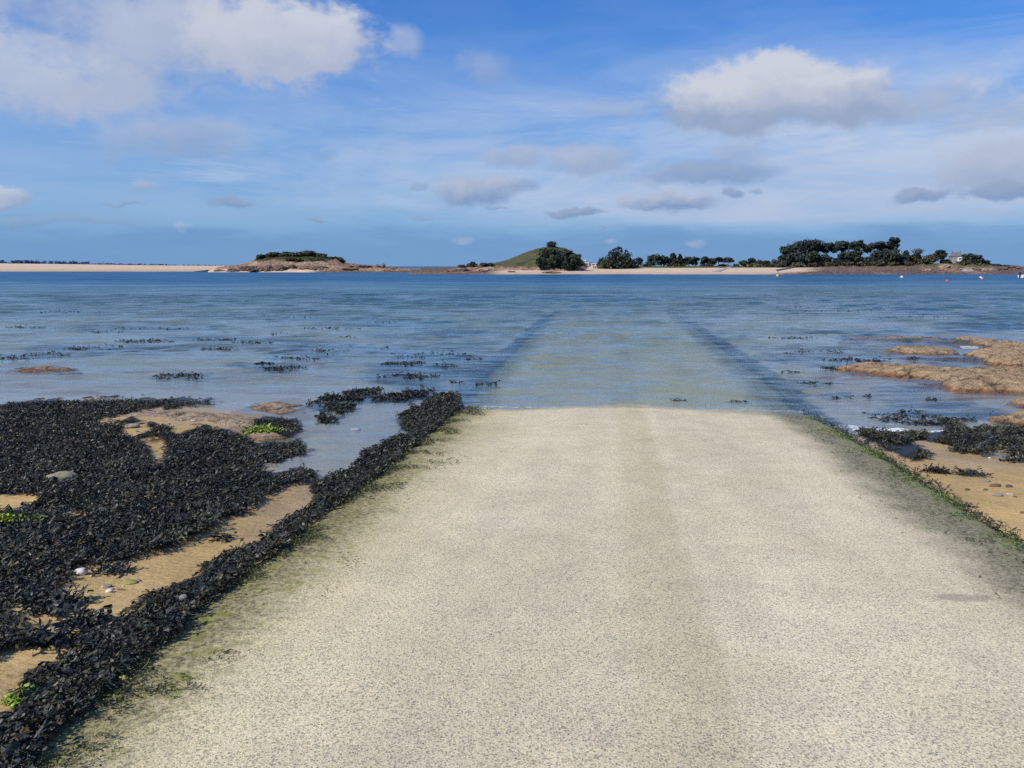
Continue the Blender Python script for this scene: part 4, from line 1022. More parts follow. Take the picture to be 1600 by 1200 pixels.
for q, (a, b, w, k, lb) in enumerate(((205, 668, 26, 'lichen', 'largest pale rock in the gap at the top of the wrack bed'), (226, 676, 13, 'lichen', 'small pale rock in the gap below the largest one'), (248, 688, 13, 'lichen', 'pale stone perched above the tan gap in the wrack bed'),
        (258, 733, 11, 'lichen', 'pale stone at the foot of the tan gap in the wrack bed'), (215, 724, 7, 'white', 'small round white shell in the wrack bed beside the tan gap'), (336, 755, 8, 'white', 'bright white shell alone in the middle of the wrack bed'), (140, 697, 8, 'grey', 'grey pebble on the upper wrack bed'),
        (72, 868, 8, 'white', 'white shell on the wrack bed above the chunky white stone'), (148, 815, 14, 'lichen', 'small olive stone in the lower wrack bed'), (148, 825, 5, 'white', 'tiny white shell below the small olive stone'), (158, 700, 14, 'pale', 'flat pale stone in the upper wrack bed'),
        (65, 770, 6, 'white', 'white pebble at the tip of the sand gap by the picture edge'), (302, 658, 10, 'pale', 'pale pebble on the flat brown rock slab'), (370, 661, 12, 'pale', 'larger pale pebble at the pool end of the flat brown rock slab'), (145, 661, 7, 'white', 'white pebble at the outer tip of the flat brown rock slab'), (192, 775, 7, 'white', 'small white shell in the wrack bed below the boulder'),
        (556, 672, 16, 'pale', 'flat pale stone under the water of the pool'), (374, 880, 6, 'white', 'white shell in the wrack strip on the slipway edge'))):
    stone(a, b, w, k, lb, hgt=.32, name='shell' if 'shell' in lb else 'stone', cat='shell' if 'shell' in lb else 'stone', on='ramp' if 'slipway edge' in lb else 'ground')
stone(1555, 760, 18, 'brown', 'brown wedge-shaped stone on the right-hand sand', asp=.5, hgt=.35)
stone(1577, 761, 11, 'dark', 'dark pointed stone next to the brown wedge', hgt=.5)
stone(1541, 753, 14, 'grey', 'thin grey stone between the weed clump and the brown wedge', asp=.4, hgt=.3)
stone(1559, 775, 17, 'grey', 'flat grey-green stone below the brown wedge', asp=.5, hgt=.35)
stone(1579, 773, 13, 'pale', 'pale shell with a brown tip next to the flat grey-green stone', asp=.45, hgt=.35, name='shell', cat='shell')
stone(1586, 777, 7, 'brown', 'small brown pebble touching the pale shell')
stone(1598, 802, 8, 'brown', 'reddish pebble on the sand at the picture edge')
stone(1541, 785, 14, 'olive', 'yellowish flat stone on the sand nearest the slipway edge', asp=.5, hgt=.2)
stone(1540, 766, 7, 'dark', 'dark pebble between the yellowish stone and the thin grey stone')
stone(1512, 766, 8, 'dark', 'dark chip on the sand close to the slipway edge')
stone(1546, 716, 5, 'white', 'white chip on the sand under the heaped wrack')

# ------------------------------------------------------------------ far shores
def profile_z(pts, Y):
    a = np.array([[*on_y(p[0], p[1], Y)] for p in pts], float)
    o = np.argsort(a[:, 0]); return a[o]
LANDS = []
def land(name, pts, Yc, Y0, Yb, colour_fn, seed, mat, nx=420, ny=70, rough=.35, front_pow=1.0, plateau=0.0):
    prof = profile_z(pts, Yc)
    x0, x1 = prof[0, 0], prof[-1, 0]
    def hz(X, Y):
        zc = np.interp(X * Yc / np.maximum(Y, Y0 * .8), prof[:, 0], prof[:, 1], left=-1, right=-1)
        yf = Y0 + 5 * fbm(X * .06, X * 0, seed, 3)
        t = np.clip((Y - yf) / (Yc - yf), -.3, 1)
        up = np.where(t > 0, np.abs(t) ** front_pow, t)
        z = np.where(zc > 0, zc * up, zc)
        back = sstep(Yb - (Yb - Yc) * .3, Yb, Y)
        z = np.where(Y > Yc, zc + plateau * (Y - Yc), z) * (1 - back) - 1.5 * back
        return np.where(t < 0, t * 4, z)
    LANDS.append(hz)
    xs = np.linspace(x0 * Yb / Yc - 3 if x0 < 0 else x0 - 3, x1 * max(1, Yb / Yc) + 3, nx)
    ys = np.r_[np.linspace(Y0 - 8, Yc, int(ny * .7)), np.linspace(Yc, Yb, int(ny * .3) + 1)[1:]]
    X, Y = np.meshgrid(xs, ys); Z = hz(X, Y)
    col, rk = colour_fn(X, Y, Z)
    Z = Z + rough * rk * (.5 * fbm(X * .35, Y * .35, seed + 3, 5) + .35 * fbm(X * 1.1, Y * 1.1, seed + 4, 3)) * np.clip(Z + .3, 0, 1)
    o = mesh(name, np.stack([X, Y, Z], -1).reshape(-1, 3), gridfaces(*X.shape), mat, col=col.reshape(-1, 3), attrs={'rocky': rk})
    return o
M_LAND = land_material()
BEACH = np.array((.60, .455, .33)); REEF = np.array((.16, .105, .082)); ROCKC = np.array((.33, .22, .155)); TURF = np.array((.090, .096, .045)); SCRUB = np.array((.085, .085, .045))
def lerp(c, d, m): return c * (1 - m[..., None]) + np.array(d) * m[..., None]

def c_bar(X, Y, Z):
    c = np.ones(X.shape + (1,)) * BEACH
    c = lerp(c, (.50, .37, .26), sstep(1.4, .2, Z)); c = lerp(c, (.62, .55, .47), sstep(2.4, 3.2, Z) * .5)
    return c, np.full(X.shape, .05)
o = land('sand_bar', [(-420, 409.5), (-200, 410.5), (0, 411.6), (60, 412.2), (120, 412.9), (200, 414), (280, 414.9), (335, 415.2), (380, 415.2), (420, 418), (450, 424)], 400, 318, 470, c_bar, 301, M_LAND, 300, 50, .2)
tag(o, kind='structure')

def c_islet(X, Y, Z):
    n = fbm(X * .12, Y * .12, 320, 4)
    c = np.ones(X.shape + (1,)) * ROCKC
    c = lerp(c, (.46, .33, .23), sstep(-.1, .5, n)); c = lerp(c, REEF, sstep(.9, .1, Z + .5 * n) * .9)
    c = lerp(c, (.062, .070, .034), sstep(3.9, 4.7, Z + .9 * n))
    sand = sstep(-66, -74, X) * sstep(1.5, .5, Z)
    c = lerp(c, BEACH, sand)
    return c, 1 - .9 * sand
o = land('islet', [(325, 424), (338, 419.5), (350, 417), (372, 414.5), (388, 411), (398, 406), (408, 401), (420, 398), (445, 396.5), (480, 396), (500, 398), (512, 402), (528, 405), (537, 410.5), (548, 413), (575, 415), (595, 416.5), (604, 418), (615, 420), (650, 421.2), (690, 421.8), (730, 422.5), (760, 425)], 312, 276, 360, c_islet, 310, M_LAND, 520, 80, 1.1, .8)
tag(o, kind='structure')

def c_main(X, Y, Z):
    px = 800 + F * X / (Y * CP)
    n = fbm(X * .12, Y * .12, 330, 4)
    c = np.ones(X.shape + (1,)) * BEACH
    c = lerp(c, (.50, .375, .27), sstep(.8, .2, Z))
    c = lerp(c, (.10, .115, .045), sstep(1.55, 1.75, Z + .1 * n) * (px > 990) * 1.0)
    rk = np.clip(sstep(1252, 1300, px + 60 * (1 - np.clip(Z, 0, 1)) + 12 * n) + sstep(790, 752, px + 10 * n), 0, 1)
    c = lerp(c, (.175, .125, .105), rk); c = lerp(c, (.27, .21, .17), rk * sstep(.1, .5, n) * .8); c = lerp(c, (.20, .155, .105), rk * sstep(1.0, 1.7, Z + .3 * n) * .9)
    c = lerp(c, (.13, .13, .06), rk * sstep(1.9, 2.4, Z + .3 * n))
    oc = sstep(1462, 1470, px) * sstep(1498, 1490, px) * sstep(.8, 1.3, Z) * sstep(3.0, 2.3, Z)
    c = lerp(c, (.42, .24, .13), oc * .8)
    pal = sstep(1500, 1508, px) * sstep(1526, 1515, px) * sstep(.5, .8, Z) * sstep(1.6, 1.1, Z); c = lerp(c, (.55, .5, .42), pal)
    return c, np.clip(rk + .04, 0, 1)
o = land('far_shore', [(640, 424), (680, 422.2), (720, 420.5), (760, 418.8), (800, 418.2), (900, 418), (1000, 417.6), (1100, 417.4), (1200, 417.2), (1240, 416.8), (1300, 416), (1400, 415.2), (1440, 414.5), (1475, 412.5), (1510, 412.8), (1535, 414), (1560, 415), (1578, 417), (1590, 418.5), (1600, 421), (1612, 422), (1640, 426)], 246, 208, 420, c_main, 330, M_LAND, 900, 80, .9, .75, .004)
tag(o, kind='structure')

def c_hill(X, Y, Z):
    n = fbm(X * .16, Y * .16, 340, 4)
    c = np.ones(X.shape + (1,)) * TURF
    c = lerp(c, (.15, .125, .07), sstep(-.2, .35, n) * .9)
    c = lerp(c, (.045, .055, .022), sstep(-.05, -.35, fbm(X * .4, Y * .4, 342, 4)) * .85)
    cl = sstep(2.3, 1.5, Z + .5 * n)
    c = lerp(c, (.40, .25, .175), cl); c = lerp(c, (.17, .11, .085), cl * sstep(.05, .4, fbm(X * .4, Y * .4, 341, 3)))
    return c, np.clip(.5 + cl, 0, 1)
o = land('grassy_hill', [(700, 424), (712, 420), (722, 416.5), (735, 414.8), (752, 413.2), (768, 411.6), (780, 409.3), (790, 406.8), (800, 403.4), (810, 398.8), (820, 394.4), (836, 389.2), (850, 386.4), (866, 385.6), (884, 388), (900, 397), (914, 411), (922, 420)], 262, 221, 310, c_hill, 340, M_LAND, 320, 80, .7, .62)
tag(o, kind='structure')

def land_z(x, y):
    return max(float(h(np.array([x]), np.array([y]))[0]) for h in LANDS)

# dark rocks along the far waterlines
M_FROCK = rock_material('far_shore_rock', (.15, .11, .095), (.27, .19, .145), (.06, .055, .055), .06, .5)
M_PROCK = rock_material('far_pale_rock', (.42, .29, .20), (.48, .36, .27), (.2, .15, .12), .06, .2)
def far_rock(px, py, wpx, hpx, Y, label, mat=None, group=None):
    x, z = on_y(px, py, Y); x = float(x); w = wpx / F * Y; h = hpx / F * Y
    zb = max(land_z(x, Y), -.2); g = np.random.default_rng(int(px * 3 + py)); sd = int(px) % 83
    nu, nv = 20, 10; V = []; C_ = []
    for j in range(nv):
        la = -math.pi / 2 + math.pi * j / (nv - 1)
        for i in range(nu):
            lo = 2 * math.pi * i / nu; d = np.array((math.cos(la) * math.cos(lo), math.cos(la) * math.sin(lo), math.sin(la)))
            f = 1 + .55 * float(fbm(np.array([d[0] * 2.1 + sd]), np.array([d[2] * 2.1 + d[1] * 1.3]), sd, 4)[0])
            V.append(d * f * np.array((.5 * w, .4 * w, h))); C_.append((1, 1, 1))
    Fq = [(j * nu + i, j * nu + (i + 1) % nu, (j + 1) * nu + (i + 1) % nu, (j + 1) * nu + i) for j in range(nv - 1) for i in range(nu)]
    o = mesh('shore_rock', V, Fq, mat or M_FROCK, col=C_, smooth=False); o.location = (x, Y, zb)
    return tag(o, label, 'rock', group)
for px, w, h, Y, lb in ((343, 18, 2.6, 284, 'dark rock at the outermost sandy tip of the left islet'), (364, 20, 4, 282, 'second dark rock in from the sandy tip of the left islet'), (382, 18, 7, 284, 'tall dark rock under the seaward end of the left islet'), (400, 26, 8, 282, 'widest dark rock below the scrub of the left islet'), (420, 18, 7, 281, 'dark rock at the middle foot of the left islet'),
        (438, 22, 7.5, 281, 'dark rock just past the middle foot of the left islet'), (456, 16, 5, 283, 'brown rock near the landward foot of the left islet'), (480, 20, 3, 280, 'low brown rock on the landward foot of the left islet'), (498, 28, 3.5, 279, 'flat dark rock awash off the landward foot of the left islet'), (540, 34, 3, 282, 'long flat rock on the reef beside the left islet')):
    far_rock(px, 421, w, h, Y, lb)
for px, w, h, Y, lb in ((590, 9, 6, 300, 'small upright rock knob on the reef between the islet and the hill'), (599, 7, 7, 300, 'pointed rock knob on the reef next to the upright one'), (612, 22, 4, 300, 'low dark rock on the reef behind the two knobs'), (560, 40, 4, 296, 'pale brown rock shelf on the reef')):
    far_rock(px, 418, w, h, Y, lb)
for px, w, h, Y, lb in ((862, 34, 2.4, 212, 'dark rocks awash on the beach below the cypress'), (884, 12, 3.5, 222, 'pale rock at the foot of the cypress'), (800, 14, 1.8, 214, 'thin dark rock on the beach below the hill'), (715, 30, 5, 226, 'dark rock hump at the seaward foot of the grassy hill'), (760, 28, 5, 222, 'brown cliff rock at the foot of the grassy hill')):
    far_rock(px, 422, w, h, Y, lb, M_PROCK if 'pale' in lb or 'cliff' in lb else None)

# ------------------------------------------------------------------ trees
M_LEAF = leaf_material('foliage'); M_BARK = simple_mat('bark', (.075, .06, .05), .9, .3, 2.0)
def leaves(g, lobes, n, size, col, vary=.3, dark=.45):
    """small leaf sprays through the volume of every lobe (centre, radii)"""
    vol = np.array([l[3] * l[4] * l[5] for l in lobes]) ** .72; cnt = np.maximum((n * vol / vol.sum()).astype(int), 12)
    Vs = []; Cs = []
    for l, c in zip(lobes, cnt):
        d = g.normal(0, 1, (c, 3)); d /= np.linalg.norm(d, axis=1)[:, None]; r = g.random(c) ** .45
        r = r * (1 + .22 * g.normal(0, 1, c))
        P = np.array(l[:3]) + d * r[:, None] * np.array(l[3:6])
        nrm = d * .7 + g.normal(0, .6, (c, 3)) + np.array((0, 0, .45)); nrm /= np.linalg.norm(nrm, axis=1)[:, None]
        a = np.cross(nrm, g.normal(0, 1, (c, 3))); a /= np.linalg.norm(a, axis=1)[:, None]; b = np.cross(nrm, a)
        s = size * g.uniform(.55, 1.4, c)[:, None]
        q = np.stack([P - a * s - b * s * .5, P + a * s * .3 - b * s * .7, P + a * s + b * s * .45, P - a * s * .25 + b * s * .75], 1)
        Vs.append(q.reshape(-1, 3))
        up = np.clip((d[:, 2] + 1) / 2, 0, 1); sh = (dark + (1 - dark) * (.35 * r + .65 * up)) * g.uniform(1 - vary, 1 + vary, c) * g.uniform(.85, 1.15)  # crown shade painted into leaf colour: darker inside and below, brighter on top
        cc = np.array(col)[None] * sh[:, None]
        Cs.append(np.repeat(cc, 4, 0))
    V = np.concatenate(Vs)
    return V, np.arange(len(V)).reshape(-1, 4), np.concatenate(Cs)

DK = (.052, .070, .048); DK2 = (.044, .060, .050); MID = (.070, .080, .042); OLV = (.098, .094, .052); BRN = (.085, .066, .05); GRY = (.11, .10, .085)
def tree(style, px, top, base, half, Y, label, cat='tree', col=DK, n=1500, group=None, name=None, leaf=None, seed=None):
    g = np.random.default_rng(int(px * 5 + top * 3) if seed is None else seed)
    x, zt = on_y(px, top, Y); x = float(x); zt = float(zt); _, zv = on_y(px, base, Y)
    zb = min(land_z(x, Y), float(zv)) if land_z(x, Y) > -.5 else float(zv)
    H = zt - zb; w = half / F * Y
    cb = float(zv) - zb                       # height of the crown's lower limit
    G = Geo(); lobes = []
    sz = leaf or .20 + .012 * H
    if style == 'cypress':       # broad cone of up-swept sprays, clothed to the ground
        m = 26
        for i in range(m):
            t = (i + .5) / m; zz = cb + (H - cb) * (t ** 1.05); rad = w * (1 - t) ** .62
            for _ in range(3 if t < .7 else 2):
                an = g.random() * 6.283; rr = rad * g.uniform(.35, .85)
                L = max(rad * .38, w * .09) * g.uniform(.8, 1.25)
                lobes.append((rr * math.cos(an), rr * math.sin(an), zz + g.normal(0, .03) * H, L, L, max(L * .6, H * .045)))
        for _ in range(7):
            an = g.random() * 6.283; t = g.uniform(.35, .97); rr = w * (1 - t) ** .62 * .9
            lobes.append((rr * math.cos(an), rr * math.sin(an), H * t + H * .05, w * .045, w * .045, H * .07))
        lobes.append((0, 0, H * .95, w * .06, w * .06, H * .06))
        G.tube([(0, 0, -.3), (.1, 0, H * .4), (0, .1, H * .9)], [H * .045, H * .03, .03])
    elif style == 'pine':        # umbrella crown on bare limbs
        m = max(8, int(w * 2.3)); n = int(n * 1.6); zlow = H * .42
        G.tube([(0, 0, -.3), (w * .06, 0, H * .3), (-w * .03, 0, H * .62)], [H * .035, H * .028, H * .02])
        for i in range(m):
            u = -1 + 2 * (i + .5) / m + g.normal(0, .08); v = g.normal(0, .4) * w
            zz = H * (.93 - .26 * u * u) - g.random() * H * .08
            L = w * g.uniform(.25, .42); lobes.append((u * w * .86, v, zz - L * .3, L, L, L * g.uniform(.36, .5)))
            G.tube([(-w * .02, 0, H * (.35 + .2 * g.random())), (u * w * .45, v * .5, H * .66), (u * w * .8, v * .95, zz - L * .4)], [H * .014, H * .010, .03])
        for i in range(m):
            u = g.uniform(-.85, .85); v = g.normal(0, .4) * w; L = w * g.uniform(.18, .32)
            lobes.append((u * w, v, H * g.uniform(.5, .72), L, L, L * .42))
    elif style == 'tall':        # stacked flat clouds of needles
        for i, t in enumerate((.93, .84, .72, .62, .52)):
            for _ in range(3):
                L = w * (.55 if i == 0 else g.uniform(.38, .55)); u = 0 if i == 0 and _ == 0 else g.uniform(-.55, .55)
                lobes.append((u * w, g.normal(0, .3) * w, H * t + g.normal(0, .01) * H, L, L, H * (.055 if i else .075)))
        G.tube([(0, 0, -.3), (w * .1, 0, H * .5), (0, 0, H * .93)], [H * .03, H * .022, .04])
        for t in (.5, .6, .7, .8): G.tube([(0, 0, H * (t - .08)), (w * g.uniform(-.6, .6), g.normal(0, .2), H * t)], [H * .012, .03])
    elif style == 'bare':
        G.tube([(0, 0, -.3), (0, 0, H * .5)], [H * .04, H * .025])
        for _ in range(26):
            an = g.random() * 6.283; t = g.uniform(.3, .6); e = w * g.uniform(.5, 1)
            p1 = np.array((math.cos(an) * e * .45, math.sin(an) * e * .45, H * g.uniform(.55, .78))); p2 = np.array((math.cos(an) * e, math.sin(an) * e, H * g.uniform(.7, 1.0)))
            G.tube([(0, 0, H * t), p1, p2], [H * .016, H * .011, .02], 5)
            for _ in range(2): G.tube([p1, p1 + (p2 - p1) * .6 + g.normal(0, .12, 3) * H * .5], [H * .008, .02], 4)
        lobes = [(0, 0, H * .85, w, w, H * .16)]; n = 160; sz *= .6
    else:                        # round and shrub: uneven heap of clumps
        m = 15 if style == 'round' else 12
        G.tube([(0, 0, -.3), (.05 * w, 0, max(cb, H * .3)), (0, 0, H * .75)], [H * .04, H * .03, .03])
        for i in range(m):
            an = g.random() * 6.283; rr = g.uniform(.15, .68) * w; hh = cb + (H - cb) * g.uniform(.18, .86) * (1 - .25 * (rr / w) ** 2)
            L = w * g.uniform(.26, .44)
            lobes.append((rr * math.cos(an), rr * math.sin(an), hh, L, L, min(L * .8, (H - cb) * .3)))
            if i < 6: G.tube([(0, 0, max(cb, H * .25)), (rr * math.cos(an) * .8, rr * math.sin(an) * .8, hh)], [H * .018, .03], 5)
        lobes.append((g.normal(0, .1) * w, 0, H * .86, w * .36, w * .36, H * .13))
    # settle the crown's height on its target
    top_ = max(l[2] + l[5] for l in lobes); k = H / top_; lobes = [(a, b, c * k, d, e, f * k) for a, b, c, d, e, f in lobes]
    e_ = empty(name or {'cypress': 'cypress_tree', 'pine': 'umbrella_pine', 'tall': 'tall_pine', 'bare': 'bare_tree', 'round': 'tree', 'shrub': 'shrub'}[style], (x, Y, zb), label, cat, group)
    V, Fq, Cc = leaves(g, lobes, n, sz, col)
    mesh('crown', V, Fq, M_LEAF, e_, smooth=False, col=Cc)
    G.build('trunk', M_BARK, e_, True)
    return e_

# scrub on the left islet
for i, (px, tp, hf, lb, c) in enumerate(((412, 397, 12, 'dark rounded scrub at the seaward shoulder of the left islet', DK), (430, 393.5, 13, 'dark scrub dome second from the seaward end of the left islet top', DK), (449, 393, 12, 'olive scrub left of the middle of the islet top', MID), (468, 393, 13, 'brownish green scrub on the middle of the islet top', OLV),
        (486, 391, 12, 'tallest dark scrub dome on the islet top', DK), (500, 395.5, 9, 'dark scrub just below the tallest dome of the islet', DK), (516, 400, 10, 'dark low scrub on the landward step of the islet', DK2), (530, 401.5, 7.5, 'round dark bush at the landward end of the islet scrub', DK), (460, 402, 12, 'olive scrub on the face of the islet below the top', MID), (495, 404, 12, 'dark green scrub on the face below the tallest dome', MID))):
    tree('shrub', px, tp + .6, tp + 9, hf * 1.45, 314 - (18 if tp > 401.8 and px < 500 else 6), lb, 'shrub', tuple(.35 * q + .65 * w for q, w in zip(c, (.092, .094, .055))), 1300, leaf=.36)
# the grassy hill
tree('shrub', 737, 408.3, 418, 11, 250, 'dark round bush low on the seaward slope of the grassy hill', 'shrub', DK, 700)
tree('shrub', 722, 413.5, 420, 8, 246, 'small dark bush at the foot of the hill beside the round bush', 'shrub', BRN, 400)
for px, tp, lb in ((758, 411, 'small brown bush beyond the round bush on the hill foot'), (768, 411, 'little scrub tuft on the hill foot halfway up to the turf'), (785, 413.5, 'dark low scrub along the cliff top of the hill'), (806, 414, 'dark low scrub at the middle of the cliff top'), (828, 413.5, 'brown scrub on the cliff top near the cypress'), (824, 404, 'brown bramble on the bare patch of the hill')):
    tree('shrub', px, tp, tp + 6, 8, 243, lb, 'shrub', BRN if 'brown' in lb else MID, 320, leaf=.3)
tree('round', 862, 376.5, 390, 13.5, 262, 'round-headed dark tree on the very top of the grassy hill', 'tree', DK2, 1100)
tree('round', 862, 388, 420.5, 24, 226, 'large dark cypress on the hill flank below the round-headed tree', 'tree', DK, 2600, name='cypress_tree', leaf=.33)
tree('round', 886, 390.5, 421.5, 22, 224, 'tallest of the dark cypress mass at the foot of the grassy hill', 'tree', DK2, 2600, name='cypress_tree', leaf=.33)
tree('round', 902, 397, 421, 12, 222, 'smaller dark cypress on the beach side nearest the white cabin', 'tree', DK, 1200, name='cypress_tree', leaf=.3)
tree('round', 845, 402, 419, 10, 224, 'dark bushy cypress on the seaward edge of the dark mass', 'tree', DK2, 900, name='cypress_tree', leaf=.3)
# behind the beach
tree('cypress', 967, 385, 420.5, 33, 238, 'spiky broad cypress alone behind the beach beyond the white cabin', 'tree', DK, 3600, leaf=.30)
tree('shrub', 949, 403, 420, 14, 235, 'olive bush at the foot of the spiky cypress', 'shrub', MID, 900)
tree('round', 941, 402, 415, 8, 262, 'dark tree between the cabin and the spiky cypress', 'tree', DK2, 500)
tree('round', 998, 402, 416, 9, 262, 'dark tree just behind the spiky cypress', 'tree', DK2, 500)
for px, tp, bs, hf, lb, st, c in ((1021, 396.8, 416, 16, 'bushy dark tree at the near end of the hedgerow behind the field', 'round', DK), (1037, 399.5, 415, 11, 'lower dark tree second along the hedgerow', 'round', DK2), (1052, 395.2, 415, 11, 'pointed dark tree highest in the hedgerow', 'cypress', DK), (1063, 397, 415, 10, 'dark tree beside the highest one of the hedgerow', 'cypress', DK2), (1076, 401.5, 414, 9, 'small dark tree in the middle of the hedgerow', 'round', DK), (1086, 401.2, 414, 8, 'round tree at the far end of the dense hedgerow', 'round', DK2),
        (1101, 401, 414, 9, 'dark tree after the gap in the hedgerow', 'round', DK2), (1113, 403.5, 414, 8, 'low tree in the loose end of the hedgerow', 'round', DK), (1123, 402.3, 413, 8.5, 'umbrella-headed tree near the loose end of the hedgerow', 'pine', DK2), (1138, 402.8, 414, 8, 'slim open-crowned tree standing last in the hedgerow', 'pine', DK2)):
    tree(st, px, tp, bs, hf, 300, lb, 'tree', c, 900, leaf=.36)
for px, hf, lb in ((1010, 10, 'low green hedge clump at the near end of the field'), (1060, 12, 'low dark hedge clump under the highest hedgerow tree'), (1105, 14, 'brown hedge clump at the far end of the field'), (1130, 14, 'brown hedge clump under the open-crowned tree'), (1150, 8, 'last low hedge clump before the gap')):
    tree('shrub', px, 412.3, 417.5, hf, 290, lb, 'shrub', BRN if 'brown' in lb else MID, 420, leaf=.3)
for px, tp, hf, lb, c in ((1163, 406.5, 9, 'low dark bush at the start of the far thicket', DK), (1175, 403.3, 10, 'highest dark tree in the low far thicket', DK2), (1187, 406, 9, 'dark bush in the middle of the low far thicket', DK), (1198, 407, 9, 'grey-green bush at the end of the low far thicket', OLV), (1210, 405, 9, 'grey bush against the great umbrella pines', GRY), (1180, 411.5, 14, 'olive scrub on the shore bank in front of the thicket', OLV), (1205, 412, 14, 'brown scrub on the shore bank near the pines', BRN)):
    tree('shrub', px, tp, 417, hf, 262 if tp < 411 else 250, lb, 'shrub', c, 600, leaf=.32)
# the great pines
for px, tp, bs, hf, lb, st, n_ in ((1262, 374, 402, 29, 'great umbrella pine with the highest broad dome', 'pine', 3200), (1234, 384, 408, 16, 'umbrella pine on the seaward flank of the great dome', 'pine', 1700), (1292, 380, 404, 16, 'flatter umbrella pine tucked against the great dome', 'pine', 1500), (1318, 376.5, 404, 18, 'umbrella pine in the middle of the grove over an open gap', 'pine', 1800), (1344, 375.5, 402, 14, 'dense umbrella pine in the middle of the grove', 'pine', 1700),
        (1372, 377.5, 404, 17, 'broad umbrella pine left of the tallest one', 'pine', 1900), (1396, 371, 408, 10, 'tallest narrow pine with stacked flat crowns at the end of the grove', 'tall', 1300)):
    tree(st, px, tp, bs, hf, 258 if st == 'pine' else 256, lb, 'tree', DK2, n_, leaf=.34)
for px, tp, hf, lb, c in ((1226, 397, 11, 'dark oak-like tree at the seaward foot of the grove', DK), (1244, 393, 15, 'dark leafy tree under the seaward umbrella pine', DK2), (1268, 392, 16, 'dark leafy tree under the great dome', DK), (1290, 398, 12, 'dark leafy tree beside the gap in the grove', DK2), (1318, 393, 15, 'dark leafy tree under the middle umbrella pine', DK2), (1336, 391, 13, 'dark leafy tree under the dense umbrella pine', DK), (1355, 402, 10, 'low dark tree below the second gap of the grove', DK), (1372, 390, 15, 'dark leafy tree under the broad umbrella pine', DK2), (1393, 392, 14, 'dark leafy tree at the foot of the tallest pine', DK), (1409, 398, 10, 'dark leafy tree at the landward end of the grove', DK2)):
    tree('round', px, tp, 416, hf * 1.2, 250, lb, 'tree', c, 2000, leaf=.34)
for px, tp, hf, lb in ((1222, 411, 10, 'brown bramble thicket at the start of the shore bank'), (1246, 410, 13, 'olive bramble thicket under the seaward pines'), (1272, 410.5, 13, 'brown bramble thicket under the great dome'), (1298, 409.5, 13, 'dark brown bramble thicket below the gap'), (1322, 409, 13, 'brown bramble thicket under the middle pines'), (1348, 408.5, 13, 'reddish bramble thicket below the dense pine'), (1372, 408, 13, 'brown bramble thicket under the broad pine'), (1396, 409, 13, 'dark bramble thicket below the tallest pine'), (1420, 409, 12, 'reddish brown bramble thicket landward of the grove')):
    tree('shrub', px, tp, 418, hf, 243, lb, 'shrub', OLV if 'olive' in lb else BRN, 700, leaf=.3)
# headland
for st, px, tp, bs, hf, lb, c, n_ in (('round', 1415, 391.5, 408, 9, 'round dark tree landward of the tallest pine', DK2, 900), ('bare', 1434, 387.5, 400, 10, 'leafless tree showing bare pinkish branches', GRY, 200), ('round', 1433, 395, 416, 16, 'large olive tree under the leafless tree', OLV, 1600), ('round', 1450, 398, 416, 12, 'grey-green tree on the slope before the house', OLV, 1100), ('round', 1458, 396, 412, 9, 'reddish bare-topped tree beside the dark headland tree', GRY, 500),
        ('round', 1471, 390.5, 406, 11, 'dark flat-topped tree just before the house', DK2, 1200), ('round', 1478, 405, 413.5, 8, 'olive garden bush at the corner of the house', OLV, 500), ('round', 1516, 396, 414, 14, 'dark rounded tree right behind the house on the headland', DK, 1500), ('round', 1530, 398, 415, 11, 'dark tree leaning inland on the headland beyond the house', DK2, 1100), ('round', 1541, 407, 416, 9, 'low dark bush where the headland begins to drop', DK, 600), ('round', 1508, 408, 416, 10, 'green bush on the bank below the house', MID, 600), ('round', 1528, 411, 418, 14, 'wide green bush on the bank beyond the house', MID, 700), ('round', 1556, 412, 418, 10, 'low dark scrub on the outer headland', DK2, 500), ('round', 1570, 414.5, 419, 9, 'last low dark scrub near the rocky tip', DK2, 400), ('round', 1492, 394.5, 404, 7, 'reddish bare tree rising behind the house roof', GRY, 260)):
    Y = 256 if px not in (1492,) else 345
    if hf >= 9 and tp > 407: Y = 244
    tree(st, px, tp, bs, hf, Y, lb, 'shrub' if 'bush' in lb or 'scrub' in lb else 'tree', c, n_, leaf=.33, name='shrub' if 'bush' in lb or 'scrub' in lb else None)
for px, w, h, Y, lb in ((1478, 20, 5, 226, 'orange stained rock on the shore below the house'), (1448, 16, 3, 220, 'dark rock on the shore before the orange one'), (1512, 22, 3.2, 220, 'pale rock shelf on the shore below the headland trees'), (1560, 26, 4, 222, 'dark rock on the outer headland shore'), (1584, 20, 5, 236, 'reddish rock hump at the rocky tip'), (1603, 16, 2.5, 236, 'lowest rock at the very end of the headland'), (1540, 24, 3.5, 218, 'brown rock between the pale shelf and the outer shore')):
    far_rock(px, 422, w, h, Y, lb, M_PROCK if 'pale' in lb or 'orange' in lb else None)

